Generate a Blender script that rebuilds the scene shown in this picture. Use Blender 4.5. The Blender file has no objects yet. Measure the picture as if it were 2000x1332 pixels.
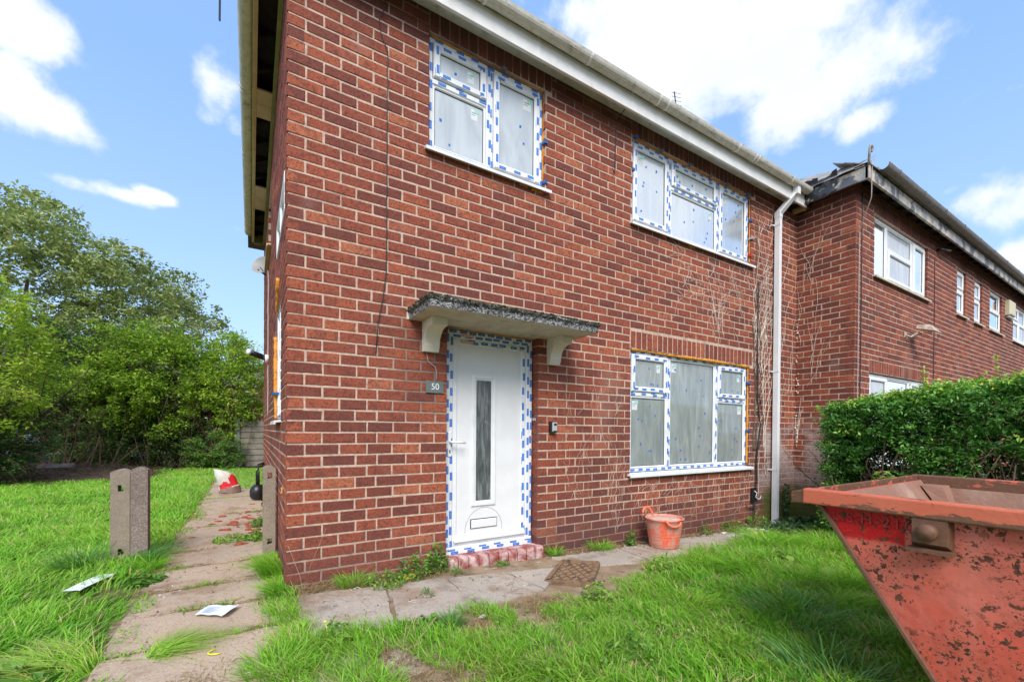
import bpy, bmesh, math, random
import numpy as np
from mathutils import Vector, Matrix, noise

random.seed(7); rng = np.random.default_rng(7)
scene = bpy.context.scene
COL = scene.collection

# ------------------------------------------------------------------ camera
yaw, pit, rol = map(math.radians, (31.5531, -0.397, 0.429))
fwd = Vector((math.sin(yaw), math.cos(yaw), 0)); rt = Vector((math.cos(yaw), -math.sin(yaw), 0)); up = Vector((0, 0, 1))
f2 = fwd*math.cos(pit)+up*math.sin(pit); u2 = up*math.cos(pit)-fwd*math.sin(pit)
r3 = rt*math.cos(rol)+u2*math.sin(rol); u3 = u2*math.cos(rol)-rt*math.sin(rol)
CAM = Vector((-0.2039, -3.2964, 1.1588))
cd = bpy.data.cameras.new('camera'); cam = bpy.data.objects.new('camera', cd); COL.objects.link(cam)
cam.matrix_world = Matrix(((r3.x, u3.x, -f2.x, CAM.x), (r3.y, u3.y, -f2.y, CAM.y), (r3.z, u3.z, -f2.z, CAM.z), (0, 0, 0, 1)))
cd.sensor_width = 36; cd.lens = 839.077/2000*36
cd.shift_x = -5.32/2000; cd.shift_y = (845.94-666)/2000
cd.clip_start = 0.05; cd.clip_end = 2000
scene.camera = cam
def pray(u, v):   # direction of a photo pixel, used only to aim the clouds of the sky
    return (f2 + r3*((u-1005.32)/839.077) - u3*((v-845.94)/839.077)).normalized()

# ------------------------------------------------------------------ world, sun, exposure
SUN_EL, SUN_AZ = 44.0, 208.0      # azimuth clockwise from +Y
world = bpy.data.worlds.new('World'); scene.world = world; world.use_nodes = True
def build_world():
    nt = world.node_tree; nt.nodes.clear(); L = nt.links.new
    def nd(t, **k):
        n = nt.nodes.new(t)
        for a, b in k.items(): setattr(n, a, b)
        return n
    def mth(op, a, b=None, c=None, clamp=False):
        n = nd('ShaderNodeMath', operation=op, use_clamp=clamp)
        for i, x in enumerate((a, b, c)):
            if x is None: continue
            if isinstance(x, (int, float)): n.inputs[i].default_value = x
            else: L(x, n.inputs[i])
        return n.outputs[0]
    sky = nd('ShaderNodeTexSky', sky_type='NISHITA', sun_disc=False)
    sky.sun_elevation = math.radians(SUN_EL); sky.sun_rotation = math.radians(SUN_AZ)
    sky.air_density = 1.0; sky.dust_density = 0.6; sky.ozone_density = 2.5
    tc = nd('ShaderNodeTexCoord')
    dirv = tc.outputs['Generated']
    nz = nd('ShaderNodeTexNoise'); nz.inputs['Scale'].default_value = 8.5; nz.inputs['Detail'].default_value = 10; nz.inputs['Roughness'].default_value = 0.60; nz.inputs['Distortion'].default_value = 0.1
    L(dirv, nz.inputs['Vector'])
    nf = nz.outputs['Fac']
    # single clouds: direction, half width, half height (tangent units)
    blobs = [((1430, 95), .21, .12, 1.0), ((1290, 60), .18, .11, 1.0), ((1590, 185), .135, .070, 1.0), ((1520, 130), .12, .07, 1.0), ((1180, 5), .13, .06, .9), ((1690, 235), .055, .035, .9), ((1600, 40), .09, .035, .5), ((1500, 215), .08, .03, .6),
             ((75, 210), .075, .040, .95), ((20, 165), .05, .045, .9), ((125, 235), .04, .02, .8), ((15, 30), .06, .045, 1.0), ((140, 358), .055, .012, .5), ((225, 376), .05, .013, .6), ((305, 384), .03, .013, .7),
             ((425, 195), .035, .060, .65), ((455, 245), .03, .03, .6), ((465, 440), .02, .02, .35), ((1950, 400), .055, .048, .95), ((1995, 500), .06, .035, .8), ((1610, 262), .03, .012, .5),
             ((1860, 370), .02, .010, .4), ((1905, 192), .03, .010, .4), ((1985, 170), .025, .012, .5), ((700, -60), .3, .07, .4)]
    best = None
    for (c, a, b, s) in blobs:
        d = pray(*c); right = d.cross(Vector((0, 0, 1))).normalized(); u_ = right.cross(d)
        def dot(v, k):
            n = nd('ShaderNodeVectorMath', operation='DOT_PRODUCT'); L(dirv, n.inputs[0]); n.inputs[1].default_value = v*k
            return n.outputs['Value']
        dx = dot(right, 1/a); dy = dot(u_, 1/b); dz = dot(d, 1.0)
        q = mth('SQRT', mth('ADD', mth('MULTIPLY', dx, dx), mth('MULTIPLY', dy, dy)))
        q = mth('MULTIPLY', mth('SUBTRACT', 1.35, q, clamp=True), s)
        q = mth('MULTIPLY', q, mth('GREATER_THAN', dz, 0.0))
        best = q if best is None else mth('MAXIMUM', best, q)
    # scattered clouds over the rest of the sky (behind and above the viewer)
    n2 = nd('ShaderNodeTexNoise'); n2.inputs['Scale'].default_value = 2.6; n2.inputs['Detail'].default_value = 8; n2.inputs['Roughness'].default_value = 0.55
    L(dirv, n2.inputs['Vector'])
    vd = nd('ShaderNodeVectorMath', operation='DOT_PRODUCT'); L(dirv, vd.inputs[0]); vd.inputs[1].default_value = fwd
    away = mth('MULTIPLY', mth('SUBTRACT', 0.35, vd.outputs['Value'], clamp=True), 6.0, clamp=True)
    rest = mth('MULTIPLY', mth('MULTIPLY', mth('SUBTRACT', n2.outputs['Fac'], 0.40, clamp=True), 5.0, clamp=True), away)
    best = mth('MAXIMUM', best, rest)
    dens = mth('ADD', best, mth('MULTIPLY', mth('SUBTRACT', nf, 0.5), 2.3))
    mr = nd('ShaderNodeMapRange', interpolation_type='SMOOTHSTEP'); L(dens, mr.inputs['Value'])
    mr.inputs['From Min'].default_value = 0.25; mr.inputs['From Max'].default_value = 0.90
    L(mth('MULTIPLY', mth('GREATER_THAN', best, 0.02), 0.95), mr.inputs['To Max'])
    # cloud body: bright, a little greyer where the second noise is low
    n3 = nd('ShaderNodeTexNoise'); n3.inputs['Scale'].default_value = 6.0; n3.inputs['Detail'].default_value = 5
    L(dirv, n3.inputs['Vector'])
    cr = nd('ShaderNodeMix', data_type='RGBA'); L(n3.outputs['Fac'], cr.inputs['Factor'])
    cr.inputs['A'].default_value = (2.55, 2.8, 3.25, 1); cr.inputs['B'].default_value = (3.7, 3.72, 3.75, 1)
    # thin milky veil towards the horizon
    hs = nd('ShaderNodeSeparateXYZ'); L(dirv, hs.inputs[0])
    hz = mth('MULTIPLY', mth('SUBTRACT', 0.55, hs.outputs['Z'], clamp=True), 1.7, clamp=True)
    vc = nd('ShaderNodeMix', data_type='RGBA'); L(hz, vc.inputs['Factor']); vc.inputs['A'].default_value = (.98, 1.70, 3.3, 1); vc.inputs['B'].default_value = (1.75, 2.48, 3.45, 1)
    veil = 0.8
    gm = nd('ShaderNodeMix', data_type='RGBA', blend_type='MIX'); gm.inputs['Factor'].default_value = veil; L(sky.outputs[0], gm.inputs['A']); L(vc.outputs['Result'], gm.inputs['B'])
    mx = nd('ShaderNodeMix', data_type='RGBA'); L(mr.outputs[0], mx.inputs['Factor']); L(gm.outputs['Result'], mx.inputs['A']); L(cr.outputs['Result'], mx.inputs['B'])
    bg = nd('ShaderNodeBackground'); bg.inputs['Strength'].default_value = 0.13; L(mx.outputs['Result'], bg.inputs['Color'])
    out = nd('ShaderNodeOutputWorld'); L(bg.outputs[0], out.inputs['Surface'])
build_world()
sl = bpy.data.lights.new('sun', 'SUN'); sl.energy = 1.5; sl.angle = math.radians(32); sl.color = (1.0, 0.95, 0.88)
sun = bpy.data.objects.new('sun', sl); COL.objects.link(sun)
_a, _e = math.radians(SUN_AZ), math.radians(SUN_EL)
sdir = Vector((math.sin(_a)*math.cos(_e), math.cos(_a)*math.cos(_e), math.sin(_e)))
sun.rotation_euler = sdir.to_track_quat('Z', 'Y').to_euler()
scene.view_settings.view_transform = 'Standard'; scene.view_settings.look = 'None'
scene.view_settings.exposure = 1.40; scene.view_settings.gamma = 1.0
scene.view_settings.use_curve_mapping = False

# ------------------------------------------------------------------ node helper
class G:
    def __init__(s, name):
        s.m = bpy.data.materials.new(name); s.m.use_nodes = True; s.nt = s.m.node_tree; s.nt.nodes.clear()
        s.out = s.nd('ShaderNodeOutputMaterial'); s._pos = None
    def nd(s, t, **k):
        n = s.nt.nodes.new(t)
        for a, b in k.items(): setattr(n, a, b)
        return n
    def L(s, a, b): s.nt.links.new(a, b)
    def put(s, x, inp):
        if isinstance(x, (int, float)): inp.default_value = x
        elif isinstance(x, (tuple, list)): inp.default_value = tuple(x) if len(inp.default_value) == len(x) else tuple(x)+(1,)
        else: s.L(x, inp)
    def m_(s, op, a, b=None, c=None, clamp=False):
        n = s.nd('ShaderNodeMath', operation=op, use_clamp=clamp)
        for i, x in enumerate((a, b, c)):
            if x is not None: s.put(x, n.inputs[i])
        return n.outputs[0]
    def add(s, a, b): return s.m_('ADD', a, b)
    def mul(s, a, b, clamp=False): return s.m_('MULTIPLY', a, b, clamp=clamp)
    def sub(s, a, b): return s.m_('SUBTRACT', a, b)
    def mx(s, a, b): return s.m_('MAXIMUM', a, b)
    def ss(s, x, lo, hi, a=0.0, b=1.0):
        n = s.nd('ShaderNodeMapRange', interpolation_type='SMOOTHSTEP'); s.put(x, n.inputs['Value'])
        s.put(lo, n.inputs['From Min']); s.put(hi, n.inputs['From Max']); n.inputs['To Min'].default_value = a; n.inputs['To Max'].default_value = b
        return n.outputs[0]
    def box(s, x, lo, hi, e): return s.mul(s.ss(x, lo-e, lo+e), s.ss(x, hi-e, hi+e, 1, 0))
    def mix(s, f, a, b, blend='MIX'):
        n = s.nd('ShaderNodeMix', data_type='RGBA', blend_type=blend)
        s.put(f, n.inputs['Factor']); s.put(a, n.inputs['A']); s.put(b, n.inputs['B'])
        return n.outputs['Result']
    def pos(s):
        if s._pos is None: s._pos = s.nd('ShaderNodeNewGeometry')
        return s._pos.outputs['Position']
    def xyz(s):
        n = s.nd('ShaderNodeSeparateXYZ'); s.L(s.pos(), n.inputs[0]); return n.outputs
    def vec(s, sx=1, sy=1, sz=1, rot=(0, 0, 0)):
        n = s.nd('ShaderNodeMapping'); s.L(s.pos(), n.inputs['Vector']); n.inputs['Scale'].default_value = (sx, sy, sz); n.inputs['Rotation'].default_value = rot
        return n.outputs[0]
    def noise(s, sc, det=4, rough=.55, v=None, dist=0):
        n = s.nd('ShaderNodeTexNoise'); n.inputs['Scale'].default_value = sc; n.inputs['Detail'].default_value = det; n.inputs['Roughness'].default_value = rough
        n.inputs['Distortion'].default_value = dist
        s.L(v if v is not None else s.pos(), n.inputs['Vector']); return n.outputs['Fac']
    def voro(s, sc, v=None, feature='F1', out='Distance'):
        n = s.nd('ShaderNodeTexVoronoi', feature=feature); n.inputs['Scale'].default_value = sc
        s.L(v if v is not None else s.pos(), n.inputs['Vector']); return n.outputs[out]
    def attr(s, name):
        n = s.nd('ShaderNodeAttribute'); n.attribute_name = name; return n.outputs['Fac']
    def ramp(s, f, stops, interp='LINEAR'):
        n = s.nd('ShaderNodeValToRGB'); n.color_ramp.interpolation = interp; e = n.color_ramp.elements
        while len(e) < len(stops): e.new(0.5)
        for i, (p, c) in enumerate(stops): e[i].position = p; e[i].color = (*c, 1)
        s.put(f, n.inputs[0]); return n.outputs[0]
    def bump(s, h, st=.3, dist=.01, nrm=None):
        n = s.nd('ShaderNodeBump'); n.inputs['Strength'].default_value = st; n.inputs['Distance'].default_value = dist
        s.put(h, n.inputs['Height'])
        if nrm is not None: s.L(nrm, n.inputs['Normal'])
        return n.outputs[0]
    def bsdf(s, col, rough=.7, metal=0, spec=.5, nrm=None, coat=0):
        n = s.nd('ShaderNodeBsdfPrincipled'); s.put(col, n.inputs['Base Color']); s.put(rough, n.inputs['Roughness']); s.put(metal, n.inputs['Metallic'])
        n.inputs['Specular IOR Level'].default_value = spec
        if coat: n.inputs['Coat Weight'].default_value = coat
        if nrm is not None: s.L(nrm, n.inputs['Normal'])
        s.L(n.outputs[0], s.out.inputs['Surface']); return n

def simple(name, c1, c2=None, sc=12, rough=.6, metal=0, bump=0, bsc=60, spec=.5, dirt=None, dsc=5, lo=.45, hi=.7, coat=0):
    g = G(name); col = c1
    if c2: col = g.mix(g.ss(g.noise(sc, 5), .35, .65), c1, c2)
    if dirt: col = g.mix(g.ss(g.noise(dsc, 7, .65), lo, hi), col, dirt)
    nrm = g.bump(g.noise(bsc, 6, .6), bump, .01) if bump else None
    g.bsdf(col, rough, metal, spec, nrm, coat)
    return g.m

# ------------------------------------------------------------------ materials
def stains(g, col):
    """weathering of the brick walls, fixed to places on the wall"""
    X, Y, Z = g.xyz()
    n1 = g.noise(2.3, 6, .6); n2 = g.noise(9, 5, .65)
    # soot / damp darkening band of the lowest courses
    d = g.mul(g.ss(g.add(Z, g.mul(n1, .5)), .28, .75, 1, 0), .45)
    col = g.mix(d, col, (.085, .05, .05))
    # old wet area beside the downpipe: salts above, algae below
    near = g.mul(g.box(X, 5.75, 9.0, .25), g.ss(g.sub(g.add(n1, g.mul(n2, .4)), g.mul(Z, .18)), .42, .62))
    salt = g.mul(near, g.box(g.add(Z, g.mul(n1, .3)), .50, 1.45, .18))
    salt = g.mul(salt, g.ss(g.add(g.noise(22, 6, .75), g.mul(n1, .3)), .50, .72, .35, 1))
    col = g.mix(g.mul(salt, .85), col, (.44, .36, .34))
    alg = g.mul(g.box(X, 5.9, 9.0, .12), g.ss(g.add(Z, g.mul(g.sub(n1, .5), .6)), .20, .48, 1, 0))
    col = g.mix(g.mul(alg, .8), col, g.mix(n2, (.05, .085, .012), (.14, .18, .03)))
    # pale creeper-root marks
    mk = g.mul(g.ss(g.voro(30, g.vec(1, 1, .40)), .13, .06), g.ss(g.noise(1.1, 2), .50, .64))
    mk = g.mul(mk, g.box(X, 2.2, 6.6, .5))
    col = g.mix(g.mul(mk, .7), col, (.55, .46, .42))
    return col

def brick_mat(name, bright=1.0, shift=0.0):
    g = G(name); t = g.attr('tone')
    if shift: t = g.m_('ADD', t, shift, clamp=True)
    b = bright
    base = g.ramp(t, [(0, (.155*b, .052*b, .040*b)), (.3, (.235*b, .066*b, .043*b)), (.62, (.335*b, .087*b, .048*b)), (.88, (.42*b, .118*b, .058*b)), (1, (.49*b, .165*b, .085*b))])
    fine = g.noise(85, 4, .75); mid = g.noise(28, 5, .65)
    base = g.mix(g.ss(fine, .50, .64, 0, .72), base, (.05, .022, .02))
    base = g.mix(g.mul(g.ss(mid, .48, .7), .5), base, (.085, .034, .03))
    base = g.mix(g.mul(g.ss(g.noise(52, 6, .8), .52, .62), .5), base, (.065, .026, .022))
    base = g.mix(g.mul(g.ss(g.noise(44, 6, .8), .60, .70), .35), base, (.50, .17, .10))
    base = g.mix(g.mul(g.ss(g.noise(60, 2), .66, .72), .35), base, (.40, .20, .13))
    X, Y, Z = g.xyz()
    base = g.mix(g.mul(g.ss(g.noise(3.2, 6, .6), .58, .78), .22), base, (.40, .30, .26))
    zone = g.noise(.55, 3, .5)
    base = g.mix(g.mul(g.ss(g.noise(7, 3, .6), .50, .66), .35), base, (.12, .045, .038))
    base = g.mix(g.mul(g.ss(zone, .50, .66), .42), base, (.11, .05, .045))
    base = g.mix(g.mul(g.ss(g.add(Z, g.mul(g.noise(2.2, 5, .6), .5)), 4.35, 4.75), .6), base, (.05, .028, .025))  # soffit shadow painted into the brick colour below the eaves
    base = g.mix(g.mul(g.ss(g.noise(1.1, 6, .65, g.vec(1, 1, .35)), .56, .72), .18), base, (.46, .34, .28))
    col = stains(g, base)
    hgt = g.add(g.mul(g.noise(170, 3, .7), .5), g.mul(g.noise(45, 4, .7), .8))
    g.bsdf(col, .86, 0, .25, g.bump(hgt, .75, .004))
    return g.m
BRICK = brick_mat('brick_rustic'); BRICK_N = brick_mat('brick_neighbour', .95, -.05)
def mortar_mat():
    g = G('mortar')
    c = g.mix(g.ss(g.noise(30, 5), .35, .65), (.50, .36, .28), (.64, .485, .385))
    X, Y, Z = g.xyz()
    # grey cement repair round the door head and in the lowest joints
    rp = g.mul(g.mul(g.box(X, .72, 1.3, .12), g.box(Z, 1.25, 2.05, .12)), g.ss(Y, .2, .1))
    c = g.mix(g.mul(rp, .8), c, (.17, .135, .12))
    c = g.mix(g.mul(g.ss(g.add(Z, g.mul(g.noise(3), .3)), .15, .5, 1, 0), .45), c, (.24, .17, .155))
    c = g.mix(g.mul(g.ss(g.noise(4.5, 8, .75), .50, .68), .6), c, (.27, .18, .14))
    c = g.mix(g.mul(g.ss(g.noise(14, 5, .7), .56, .70), .45), c, (.20, .12, .09))
    c = g.mix(g.mul(g.ss(g.add(Z, g.mul(g.noise(2.), .3)), 4.42, 4.55), .75), c, (.10, .06, .05))  # dark soldier joints, with the soffit shadow painted in as well
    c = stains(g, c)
    g.bsdf(c, .95, 0, .15, g.bump(g.add(g.noise(160, 3, .7), g.mul(g.noise(35, 3), 1.5)), .8, .004))
    return g.m
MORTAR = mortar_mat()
def upvc():
    g = G('white_upvc')
    c = g.mix(g.ss(g.noise(9, 5), .4, .75), (.80, .82, .84), (.70, .72, .73))
    g.bsdf(c, .35, 0, .45); return g.m
UPVC = upvc()
TAPE = simple('tape_blue_print', (.006, .125, .52), (.012, .17, .60), 60, .5)
TAPEW = simple('tape_white_line', (.35, .55, .85), None, rough=.5)
TAPEG = simple('tape_grey_print', (.42, .50, .62), None, rough=.5)
TAPEO = simple('tape_peach_print', (.78, .45, .30), None, rough=.5)
FOAM = simple('expanding_foam', (.70, .24, .015), (.80, .36, .05), 30, .8, bump=1, bsc=70)
PACK = simple('packer_blue', (.015, .10, .33), None, rough=.4)
PACKG = simple('packer_grey', (.12, .13, .16), None, rough=.4)
PACKR = simple('packer_red', (.5, .03, .02), None, rough=.4)
LABEL = simple('glass_label', (.68, .72, .72), None, rough=.6)
LABELG = simple('glass_label_green', (.35, .65, .52), None, rough=.6)
LABELT = simple('glass_label_text', (.12, .25, .3), None, rough=.6)
def pane_mat(name, c1, c2, rough=.06, wr=.25, sc=3.0, gl_k=.9):
    g = G(name)
    v = g.vec(1, 1, .30, (0, .6, 0))
    w = g.noise(sc*2.2, 6, .6, v, 1.2); w2 = g.noise(sc, 3, .5, v, .6)
    st = g.ss(g.noise(sc*5, 3, .5, g.vec(1, 1, .10, (0, .75, 0)), .3), .54, .66)
    rid = g.m_('ABSOLUTE', g.sub(w2, .5)); rid = g.ss(rid, 0, .035, 1, 0)
    c = g.mix(g.ss(w, .3, .7), c1, c2); c = g.mix(g.mul(rid, .10), c, (.62, .66, .66)); c = g.mix(g.mul(st, .16), c, (.66, .70, .70))
    n = g.bump(g.add(w, g.mul(rid, .1)), wr, .02)
    b = g.nd('ShaderNodeBsdfPrincipled'); g.put(c, b.inputs['Base Color']); b.inputs['Roughness'].default_value = .5; g.L(n, b.inputs['Normal'])
    gl = g.nd('ShaderNodeBsdfGlossy'); gl.inputs['Roughness'].default_value = rough; gl.inputs['Color'].default_value = (.95, .97, 1, 1)
    gn = g.bump(w2, wr*.12, .01); g.L(gn, gl.inputs['Normal'])
    fr = g.nd('ShaderNodeFresnel'); fr.inputs['IOR'].default_value = 1.42
    ms = g.nd('ShaderNodeMixShader'); g.L(g.m_('ADD', g.mul(fr.outputs[0], gl_k), .04, clamp=True), ms.inputs[0]); g.L(b.outputs[0], ms.inputs[1]); g.L(gl.outputs[0], ms.inputs[2])
    g.L(ms.outputs[0], g.out.inputs['Surface']); return g.m
PANE_LOW = pane_mat('film_covered_glass_low', (.22, .25, .24), (.32, .35, .335), .05, .14, 3.0, .8)
PANE_UP = pane_mat('film_covered_glass_upper', (.42, .47, .50), (.54, .59, .61), .12, .08, 2.4, .42)
PANE_N = pane_mat('plain_glass', (.40, .44, .48), (.58, .62, .65), .03, .05, 1.5)
GLASS_DARK = pane_mat('door_glass', (.05, .062, .065), (.12, .14, .14), .10, .5, 7)
GASKET = simple('black_gasket', (.02, .02, .022), None, rough=.6)
DOORM = simple('door_white_composite', (.80, .81, .82), (.75, .76, .77), 5, .42, bump=.05, bsc=200)
METALG = simple('grey_metal', (.25, .26, .27), None, rough=.4, metal=.6)
CREAM = simple('cream_painted_concrete', (.60, .56, .46), (.50, .45, .36), 6, .8, bump=.3, bsc=40, dirt=(.16, .14, .08), dsc=9, lo=.55, hi=.8)
CREAMW = simple('pale_painted_corbel', (.78, .74, .65), (.72, .66, .55), 8, .7, bump=.2, bsc=50, dirt=(.25, .22, .12), dsc=14, lo=.6, hi=.8)
def peb():
    g = G('canopy_pebble_edge')
    v = g.voro(95, out='Color'); sp = g.nd('ShaderNodeSeparateColor'); g.L(v, sp.inputs[0])
    c = g.ramp(sp.outputs[0], [(0, (.05, .05, .05)), (.35, (.11, .11, .11)), (.6, (.27, .27, .27)), (.85, (.40, .40, .40)), (1, (.52, .52, .52))], 'LINEAR')
    X, Y, Z = g.xyz()
    mo = g.ss(g.add(Z, g.mul(g.sub(g.noise(22, 6, .7), .5), .16)), 2.055, 2.095)
    c = g.mix(g.mul(mo, .92), c, g.mix(g.noise(60), (.012, .014, .006), (.07, .06, .035)))
    g.bsdf(c, .9, 0, .2, g.bump(g.add(g.voro(95), g.noise(150)), 1, .010)); return g.m
PEB = peb()
MOSS = simple('dark_moss', (.03, .035, .008), (.07, .065, .02), 50, 1, bump=1, bsc=120)
def gutter_mat(name, c1, c2, d):
    g = G(name)
    c = g.mix(g.ss(g.noise(14, 5), .4, .7), c1, c2)
    c = g.mix(g.ss(g.noise(26, 7, .75, g.vec(.35, .35, 1.4)), .50, .72), c, d)
    g.bsdf(c, .6, 0, .35, g.bump(g.noise(80, 4), .15, .004)); return g.m
GUT = gutter_mat('weathered_white_gutter', (.66, .64, .57), (.56, .54, .47), (.26, .24, .19))
GUTN = gutter_mat('grey_brown_gutter', (.22, .205, .20), (.17, .16, .155), (.09, .08, .075))
FASC = simple('white_fascia', (.82, .82, .80), (.76, .75, .72), 8, .5, dirt=(.32, .29, .23), dsc=7, lo=.62, hi=.85)
SOFF = simple('soffit_board', (.72, .71, .69), (.62, .60, .57), 9, .7, dirt=(.36, .32, .28), dsc=8, lo=.5, hi=.8)
TAN = simple('tan_board', (.66, .47, .26), (.56, .41, .23), 7, .6, dirt=(.2, .15, .09), dsc=12, lo=.6, hi=.85)
OLIVE = simple('olive_board', (.36, .34, .20), (.30, .28, .16), 7, .6)
PINKB = simple('pinkish_soffit_board', (.72, .54, .42), (.62, .46, .35), 6, .6)
DARK = simple('dark_timber', (.012, .012, .016), (.03, .025, .025), 8, .9)
ROOF = simple('roof_tile', (.10, .085, .075), (.16, .14, .125), 5, .85, bump=.4, bsc=30, dirt=(.07, .075, .04), dsc=4)
SLATE = simple('old_roof_slate', (.30, .28, .26), (.40, .375, .35), 9, .8, bump=.3, bsc=60, dirt=(.10, .10, .07), dsc=12)
PEEL = simple('peeling_fascia_paint', (.58, .52, .42), (.30, .31, .33), 6, .7, bump=.6, bsc=30, dirt=(.12, .13, .16), dsc=4, lo=.50, hi=.56)
PLAST = simple('black_plastic_sheet', (.022, .024, .03), (.05, .05, .06), 9, .35, bump=.5, bsc=14)
PIPE = simple('white_downpipe', (.82, .83, .85), (.77, .78, .80), 6, .4, dirt=(.45, .42, .36), dsc=9, lo=.62, hi=.9)
CABLE = simple('black_cable', (.02, .018, .02), None, rough=.5)
CABLEG = simple('grey_cable', (.42, .36, .33), None, rough=.6)
STEM = simple('dead_creeper_stem', (.84, .76, .66), (.62, .52, .42), 25, .9)
DRYST = simple('dry_stalk', (.48, .36, .20), (.36, .26, .14), 25, .8)
STEMD = simple('dark_creeper_stem', (.13, .085, .06), (.20, .14, .10), 25, .9)
SLATEP = simple('slate_plate', (.12, .15, .15), (.15, .185, .18), 30, .55, bump=.15, bsc=100)
WHITE = simple('white_enamel', (.82, .84, .85), None, rough=.45)
BLACKP = simple('black_plastic', (.012, .012, .014), None, rough=.35)
GREYP = simple('light_grey_plastic', (.42, .44, .46), None, rough=.4)
DUSTY = simple('tile_brick_dusty', (.26, .05, .04), (.33, .085, .07), 20, .7, bump=.3, bsc=80, dirt=(.62, .46, .44), dsc=9, lo=.40, hi=.66)
def conc(name, c1, c2, speck, sc=120, dirt=(.12, .10, .07)):
    g = G(name)
    c = g.mix(g.ss(g.noise(7, 6, .6), .35, .65), c1, c2)
    s = g.voro(sc, out='Color'); sp = g.nd('ShaderNodeSeparateColor'); g.L(s, sp.inputs[0])
    c = g.mix(g.mul(g.ss(sp.outputs[0], .6, .9), .5), c, speck)
    c = g.mix(g.mul(g.ss(sp.outputs[1], .7, .9), .5), c, (c1[0]*.4, c1[1]*.4, c1[2]*.4))
    c = g.mix(g.mul(g.ss(g.noise(3.1, 7, .7), .52, .75), .55), c, dirt)
    g.bsdf(c, .92, 0, .2, g.bump(g.add(g.voro(sc), g.noise(60, 5, .7)), .7, .005)); return g.m
POSTA = conc('smooth_concrete_post', (.37, .30, .23), (.31, .255, .20), (.45, .38, .31), 220, (.14, .12, .085))
POSTB = conc('aggregate_concrete_post', (.29, .225, .195), (.23, .18, .155), (.50, .44, .40), 170, (.12, .10, .08))
def slab_mat(name, c1, c2):
    g = G(name); t = g.attr('tone')
    c = g.mix(g.ss(g.noise(2.2, 6, .6), .3, .7), c1, c2)
    c = g.mix(g.mul(t, .35), c, (c2[0]*1.25, c2[1]*1.2, c2[2]*1.1))
    c = g.mix(g.mul(g.ss(g.noise(5.5, 7, .72), .55, .74), .6), c, (.13, .085, .05))
    c = g.mix(g.mul(g.ss(g.noise(1.3, 4, .6), .60, .68), .45), c, (.10, .08, .065))
    c = g.mix(g.mul(g.ss(g.noise(70, 5, .8), .53, .64), .7), c, (.56, .47, .38))
    c = g.mix(g.mul(g.ss(g.noise(90, 4, .8), .54, .64), .7), c, (.10, .075, .055))
    c = g.mix(g.mul(g.ss(g.noise(1.9, 8, .72), .50, .64), .55), c, (.27, .155, .08))
    ck = g.nd('ShaderNodeTexVoronoi', feature='DISTANCE_TO_EDGE'); ck.inputs['Scale'].default_value = 1.7
    wv = g.nd('ShaderNodeVectorMath', operation='ADD'); g.L(g.pos(), wv.inputs[0]); nn = g.nd('ShaderNodeTexNoise'); nn.inputs['Scale'].default_value = 9; nn.inputs['Detail'].default_value = 5; g.L(g.pos(), nn.inputs['Vector'])
    sc_ = g.nd('ShaderNodeVectorMath', operation='SCALE'); g.L(nn.outputs['Color'], sc_.inputs[0]); sc_.inputs['Scale'].default_value = .16; g.L(sc_.outputs[0], wv.inputs[1]); g.L(wv.outputs[0], ck.inputs['Vector'])
    crk = g.mul(g.ss(ck.outputs['Distance'], .003, .007, 1, 0), g.ss(g.noise(.9, 2), .58, .64))
    c = g.mix(g.mul(crk, .55), c, (.07, .05, .035))
    c = g.mix(g.mul(g.ss(g.noise(6.5, 6, .7), .62, .72), .5), c, (.12, .13, .045))
    c = g.mix(g.mul(g.ss(g.noise(3.7, 5, .7, g.vec(1, 1.4, 1)), .66, .74), .25), c, (.62, .56, .50))
    g.bsdf(c, .93, 0, .2, g.bump(g.add(g.noise(18, 6, .7), g.mul(g.noise(120, 3, .7), .35)), .6, .012)); return g.m
SLAB = slab_mat('worn_paving_slab', (.50, .375, .27), (.42, .325, .24))
SLABF = slab_mat('front_paving_slab', (.47, .41, .35), (.39, .345, .30))
def soil_mat():
    g = G('soil_and_thatch')
    c = g.mix(g.ss(g.noise(3, 6, .6), .35, .65), (.085, .085, .028), (.20, .155, .085))
    c = g.mix(g.ss(g.noise(24, 5, .7), .5, .7), c, (.16, .12, .06))
    X, Y, Z = g.xyz()
    far = g.ss(Y, 8.0, 9.5); c = g.mix(far, c, g.mix(g.noise(8, 5), (.07, .045, .028), (.17, .11, .07)))
    g.bsdf(c, .95, 0, .2, g.bump(g.noise(40, 6, .7), .8, .02)); return g.m
SOIL = soil_mat()
DIRT = simple('bare_dirt', (.24, .165, .10), (.34, .25, .165), 6, .95, bump=.8, bsc=60, dirt=(.10, .10, .04), dsc=7, lo=.52, hi=.7)
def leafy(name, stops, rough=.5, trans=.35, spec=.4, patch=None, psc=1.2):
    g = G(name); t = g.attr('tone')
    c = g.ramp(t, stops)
    if patch: c = g.mix(g.mul(g.ss(g.noise(psc, 4, .6), .48, .66), .6), c, patch)
    b = g.nd('ShaderNodeBsdfPrincipled'); g.put(c, b.inputs['Base Color']); b.inputs['Roughness'].default_value = rough; b.inputs['Specular IOR Level'].default_value = spec
    tr = g.nd('ShaderNodeBsdfTranslucent'); g.put(c, tr.inputs['Color'])
    ms = g.nd('ShaderNodeMixShader'); ms.inputs[0].default_value = trans
    g.L(b.outputs[0], ms.inputs[1]); g.L(tr.outputs[0], ms.inputs[2]); g.L(ms.outputs[0], g.out.inputs['Surface']); return g.m
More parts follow.
